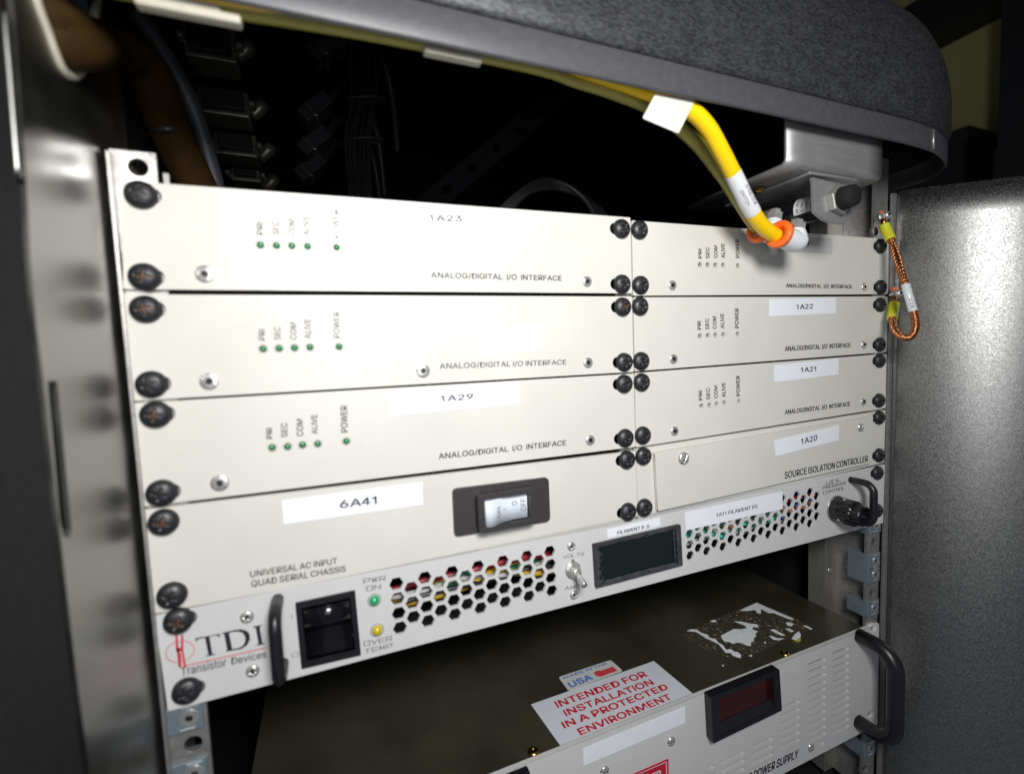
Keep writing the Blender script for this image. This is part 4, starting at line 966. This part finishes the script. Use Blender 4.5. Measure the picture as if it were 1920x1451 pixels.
yl = MB(); P = [atz(*z7(*q), ZT + 1.2) for q in ((976, 462), (1000, 428), (1030, 408), (1046, 436), (1040, 452), (1010, 470))]; yl.plate(P, (), Vector((0, 0, -1)), .3); yl.build('curled_flake', FLAKE, t)
yl = MB(); P = [atz(*z7(*q), ZT - .2) for q in ((985, 470), (1040, 452), (1046, 476), (1020, 486))]; yl.plate(P, (), Vector((0, 0, -1)), .3); yl.build('yellowed_flake', mat('yellowed_paper', (.45, .42, .06), .5), t)
for px, py in ((1474, 1225), (1002, 1411)):
    q = atz(px, py, ZT); MB().lathe((q.x, max(q.y, 6), ZT - .6), (0, 0, 1), [(3.4, 0), (3.4, .8), (2.4, 1.7), (1.0, 1.9), (.9, 1.2), (.01, 1.2)], 24).build('brass_screw', BRASS, t)
for px, py in ((1258, 1387.5), (1133, 1442.7), (1519.6, 1399)): small(t, px, py, SLOT_SCREW, 'panel_screw', .8)
label_strip(t, ((1093, 1402), (1284, 1323), (1285, 1353), (1094, 1434)))
# red meter
mq = [at(*z7(*q), -6) for q in ((370, 905), (885, 692), (904, 1000), (388, 1250))]; c = zmid(mq)
so4 = MB().plate(rounded(mq, 1.0), [[c + (p - c) * .80 + Vector((0, 0, 0)) for p in mq]], Vector((0, 1, 0)), 5.9).build('meter_bezel', BLACKPL, t, 1.2, 2)
wq = [c + Vector(((p.x - c.x) * .82, 3.4, (p.z - c.z) * .82)) for p in mq]
MB().plate(wq, (), Vector((0, 1, 0)), 1).build('meter_window', REDWIN, so4)
lo = [wq[3].lerp(wq[0], .02), wq[2].lerp(wq[1], .02), wq[2].lerp(wq[1], .24), wq[3].lerp(wq[0], .24)]
MB().plate([lo[0] + Vector((0, -3, 0)), lo[1] + Vector((0, -3, 0)), lo[2] + Vector((0, -.4, 0)), lo[3] + Vector((0, -.4, 0))], (), Vector((0, 1, 0)), .3).build('meter_sill', BLACKPL, so4)
# handle and its far twin off to the left
hx = at(1610, 1190); zt2 = hx.z; handle(t, hx.x, zt2, at(1604, 1353).z, 26, 5.5)
handle(t, 22, zt2, at(1604, 1353).z, 27, 5.0)
# red warning plate, legend, dark piece at the bottom edge
R_ = [at(px, py, -.4) for px, py in ((1150, 1466), (1253, 1421), (1255, 1500), (1152, 1548))]
sg = MB().plate(R_, (), Vector((0, 1, 0)), .35).build('danger_plate', SIGNRED, t); c = zmid(R_)
fo2 = [c + (p - c) * .93 + FRONT * .1 for p in R_]; fi2 = [c + (p - c) * .90 + FRONT * .1 for p in R_]; m = MB(); fl_ = fo2 + fi2
for tri in tessellate_polygon([fo2, fi2]): m.add([fl_[i] for i in tri], [(0, 1, 2)])
m.build('plate_border', WHITEPL, sg)
text('DANGER', (1176, 1483), (1239, 1456), (1176, 1467), sg, WHITEPL, y=-.4, bold=.02)
text('DC POWER SUPPLY', (1393, 1469.5), (1497, 1417.5), (1393, 1453), t, INK, bold=.02, shear=.22)
MB().box((at(975, 1451, -5).x - 30, -5, at(985, 1449, -5).z - 30), (at(994, 1446, -5).x, -.1, at(985, 1449, -5).z)).build('breaker_block', BLACKPL, t, .5)

# ------------------------------------------------------------------ inside the cabinet, above the panels
def cable(name, pts, r, m, label, cat, group=None, seg=14):
    P = P3(pts); c = P[len(P) // 2]; o = MB().tube(P, r, seg, 0, 6).build(name, m); tag(o, label, cat, group); return o
cbn = thing('cable_bundle', at(280, 150, 60), 'thick orange cable bundle entering through the upper left side opening', 'cable bundle')
for dx, dy, r in ((0, 0, 9), (10, 12, 8), (-8, 14, 7.5)):
    e0 = lx(112, 72) + Vector((0, dx * .5, dy * .3)); MB().tube([e0 + Vector((-40, 3, 4)), e0] + P3([(190 + dx, 84 + dy * .7, 16), (245 + dx * .6, 98 + dy * .5, 36), (275 + dx, 130 + dy * .5, 46), (298 + dx, 190, 56), (318 + dx, 245, 66), (348 + dx, 310, 76), (372 + dx, 360, 82), (390 + dx, 420, 86)]), r, 14, 0, 6).build('orange_cable', BUNDLE, cbn)
MB().tube([at(252 + 14 * cos(a_), 96 + 24 * sin(a_), 33 + 6 * cos(a_)) for a_ in [2 * pi * k / 16 for k in range(17)]], 1.6, 8, 0, 2, False).build('cable_tie', BLACKC, cbn)
MB().tube([at(312 + 24 * cos(a_), 247 + 6 * sin(a_), 66 + 10 * sin(a_)) for a_ in [2 * pi * k / 16 for k in range(17)]], 1.4, 8, 0, 2, False).build('cable_tie', BLACKC, cbn)
cable('ribbon_cable', [(255, 20, 62), (290, 75, 66), (335, 150, 72), (368, 220, 78), (392, 300, 84), (404, 350, 88), (412, 420, 92)], 4.6, GREYC, 'flat grey cable dropping behind the panels beside the orange bundle', 'cable')
# column of serial connectors and the plugs behind them
n_c = 0
CL = ('topmost', 'second', 'third', 'lowest')
for k, (x0p, x1p, y0p, y1p, yy) in enumerate(((345, 440, 55, 102, 130), (372, 465, 172, 208, 150), (402, 480, 253, 286, 170), (432, 488, 318, 336, 185))):
    a, b = at(x0p, y1p, yy), at(x1p, y0p, yy); t = thing('serial_connector', ((a.x + b.x) / 2, yy, a.z), '%s of the dim metal serial connectors in the dark behind the 1A23 module' % CL[k].capitalize(), 'connector', 'serial connectors in the dark cabinet')
    MB().box((a.x, yy, a.z), (b.x, yy + 22, b.z)).build('shell', DIMSTEEL, t, 1.2)
    MB().box((a.x + 3, yy - 5, a.z + 2.5), (b.x - 3, yy, b.z - 2.5)).build('insert', DARK, t, .8)
    for sx in (a.x - 1, b.x + 2): MB().lathe((sx, yy - 2, (a.z + b.z) / 2 - 1), (0, -1, 0), [(2.2, -4), (2.2, 3), (1.2, 4)], 6, 0, False).build('jack_screw', STEEL_DULL, t)
    e_ = at(x1p + 22, (y0p + y1p) / 2 + 12, yy + 8); MB().lathe(e_, (.6, -.2, .6), [(4.0, -9), (4.4, -6), (5.2, 0), (4.2, 5), (.01, 6)], 14).build('strain_relief', DIMSTEEL, t)
PLG = ((612, 95, 200, 40), (592, 208, 220, 42), (590, 270, 235, 42), (583, 318, 250, 42))
for k, (px, py, yy, ang) in enumerate(PLG):
    c = at(px, py, yy); t = thing('cable_plug', c, '%s of the slanted dark grey plugs right of the serial connectors' % CL[k].capitalize(), 'plug', 'slanted plugs in the dark cabinet')
    a_ = radians(ang); d = Vector((cos(a_), 0, sin(a_))); n_ = Vector((-sin(a_), 0, cos(a_)))
    MB().obox(c, d * 15, Vector((0, 11, 0)), n_ * 6.2).build('plug_hood', GREYC, t, 1.2)
    MB().obox(c - d * 6, Vector((2, 0, 0)), Vector((0, 11.4, 0)), n_ * 6.8).build('thumb_ridge', DIMSTEEL, t, .5)
    MB().tube([c + d * 14, c + d * 40 + Vector((0, 10, 6)), c + d * 60 + Vector((10, 40, -30)), c + d * 60 + Vector((18, 60, -90))], 4.0, 12, 0, 8).build('plug_cable', BLACKC, t)
# drooping black cables
t = thing('cable_loop', at(1080, 350, 110), 'loop of dark grey cables arching in the shadow above the two top modules', 'cables')
for k in range(7):
    o_ = k * 7; MB().tube(P3([(905 + o_ * .6, 430, 90), (960 + o_ * .5, 372 - k, 100), (1012 + o_ * .5, 338 + k * 2.2, 106), (1060 + o_ * .55, 346 + k * 3.0, 104), (1103 + o_ * .55, 382 + k * 2, 98), (1128 + o_ * .7, 440, 90)]), 2.3, 10, 0, 6).build('dark_cable', BLACKC, t)
t = thing('wire_harness', at(690, 150, 190), 'vertical harness of thin black wires hanging in the dark beside the slanted plugs', 'wire harness')
for k in range(9):
    o_ = k * 7 + random.uniform(-2, 2); MB().tube(P3([(660 + o_, 40, 200), (656 + o_ + random.uniform(-5, 5), 120, 196), (662 + o_ * .8 + random.uniform(-6, 6), 190, 192), (652 + o_ * .8 + random.uniform(-6, 6), 260, 190), (655 + o_ * .7, 340, 188), (655 + o_ * .7, 420, 188)]), 1.5, 8, 0, 6).build('harness_wire', BLACKC, t)
for yy in (185, 262): MB().tube([at(686 + 34 * cos(a_), yy + 5 * sin(a_), 192 + 10 * sin(a_)) for a_ in [2 * pi * k / 14 for k in range(15)]], 1.3, 8, 0, 1, False).build('cable_tie', GREYC, t)
# slanted perforated strut at the back
t = thing('perforated_strut', at(990, 220, 300), 'faint perforated strut slanting through the dark cabinet interior', 'strut')
A, B = at(760, 420, 260), at(1130, 110, 330); d = (B - A).normalized(); n_ = Vector((-d.z, 0, d.x)).normalized()
m = MB(); pts = [A - n_ * 12, B - n_ * 12, B + n_ * 12, A + n_ * 12]; nh = 9; hl = []
for k in range(nh):
    c = A.lerp(B, (k + .5) / nh); hl.append([c + d * 7 * cos(2 * pi * j / 14) + n_ * 4.5 * sin(2 * pi * j / 14) for j in range(14)])
m.plate(pts, hl, d.cross(n_), 2).build('strut_plate', GREYC, t)

# ------------------------------------------------------------------ the dim room behind
def wall(name, pts, m, kind='structure', n=(0, 1, 0), th=40):
    o = MB().plate(pts, (), Vector(n), th).build(name, m); o['kind'] = kind; return o
XW = 1500.0
zb_ = (atx(1870, 30, XW).z + atx(1780, 90, XW).z) / 2
wall('wall', [Vector((XW, -600, -1500)), Vector((XW, 2600, -1500)), Vector((XW, 2600, zb_ + 200)), Vector((XW, -600, zb_ + 200))], WALLM, n=(1, 0, 0))
wall('far_wall', [Vector((-1500, 2600, -1500)), Vector((XW + 40, 2600, -1500)), Vector((XW + 40, 2600, zb_ + 200)), Vector((-1500, 2600, zb_ + 200))], CEILM)
ceil = MB().box((-1500, -700, zb_ + 201), (XW + 40, 2640, zb_ + 240)).build('ceiling', CEILM); ceil['kind'] = 'structure'
t = MB().box((XW - 90, -690, zb_ + 0), (XW - 1, 2590, zb_ + 95)).build('ceiling_beam', NIGHT); tag(t, 'dark beam running along the dim corner above the yellow wall', 'beam')
c1 = atx(1872, 200, 1300); t = MB().box((1300, -590, -1500), (1480, c1.y, zb_ - 5)).build('dark_column', NIGHT); tag(t, 'tall black column at the upper right edge beside the yellow wall', 'column')
e1, e2 = atx(1818, 240, 1380), atx(1740, 240, 1380); t = MB().box((1380, e1.y + 8, -1500), (1490, e2.y + 120, e1.z)).box((1374, e1.y, e1.z - 26), (1492, e2.y + 120, e1.z + 6)).build('equipment_box', NIGHT); tag(t, 'black equipment box standing before the yellow wall behind the hood corner', 'equipment')
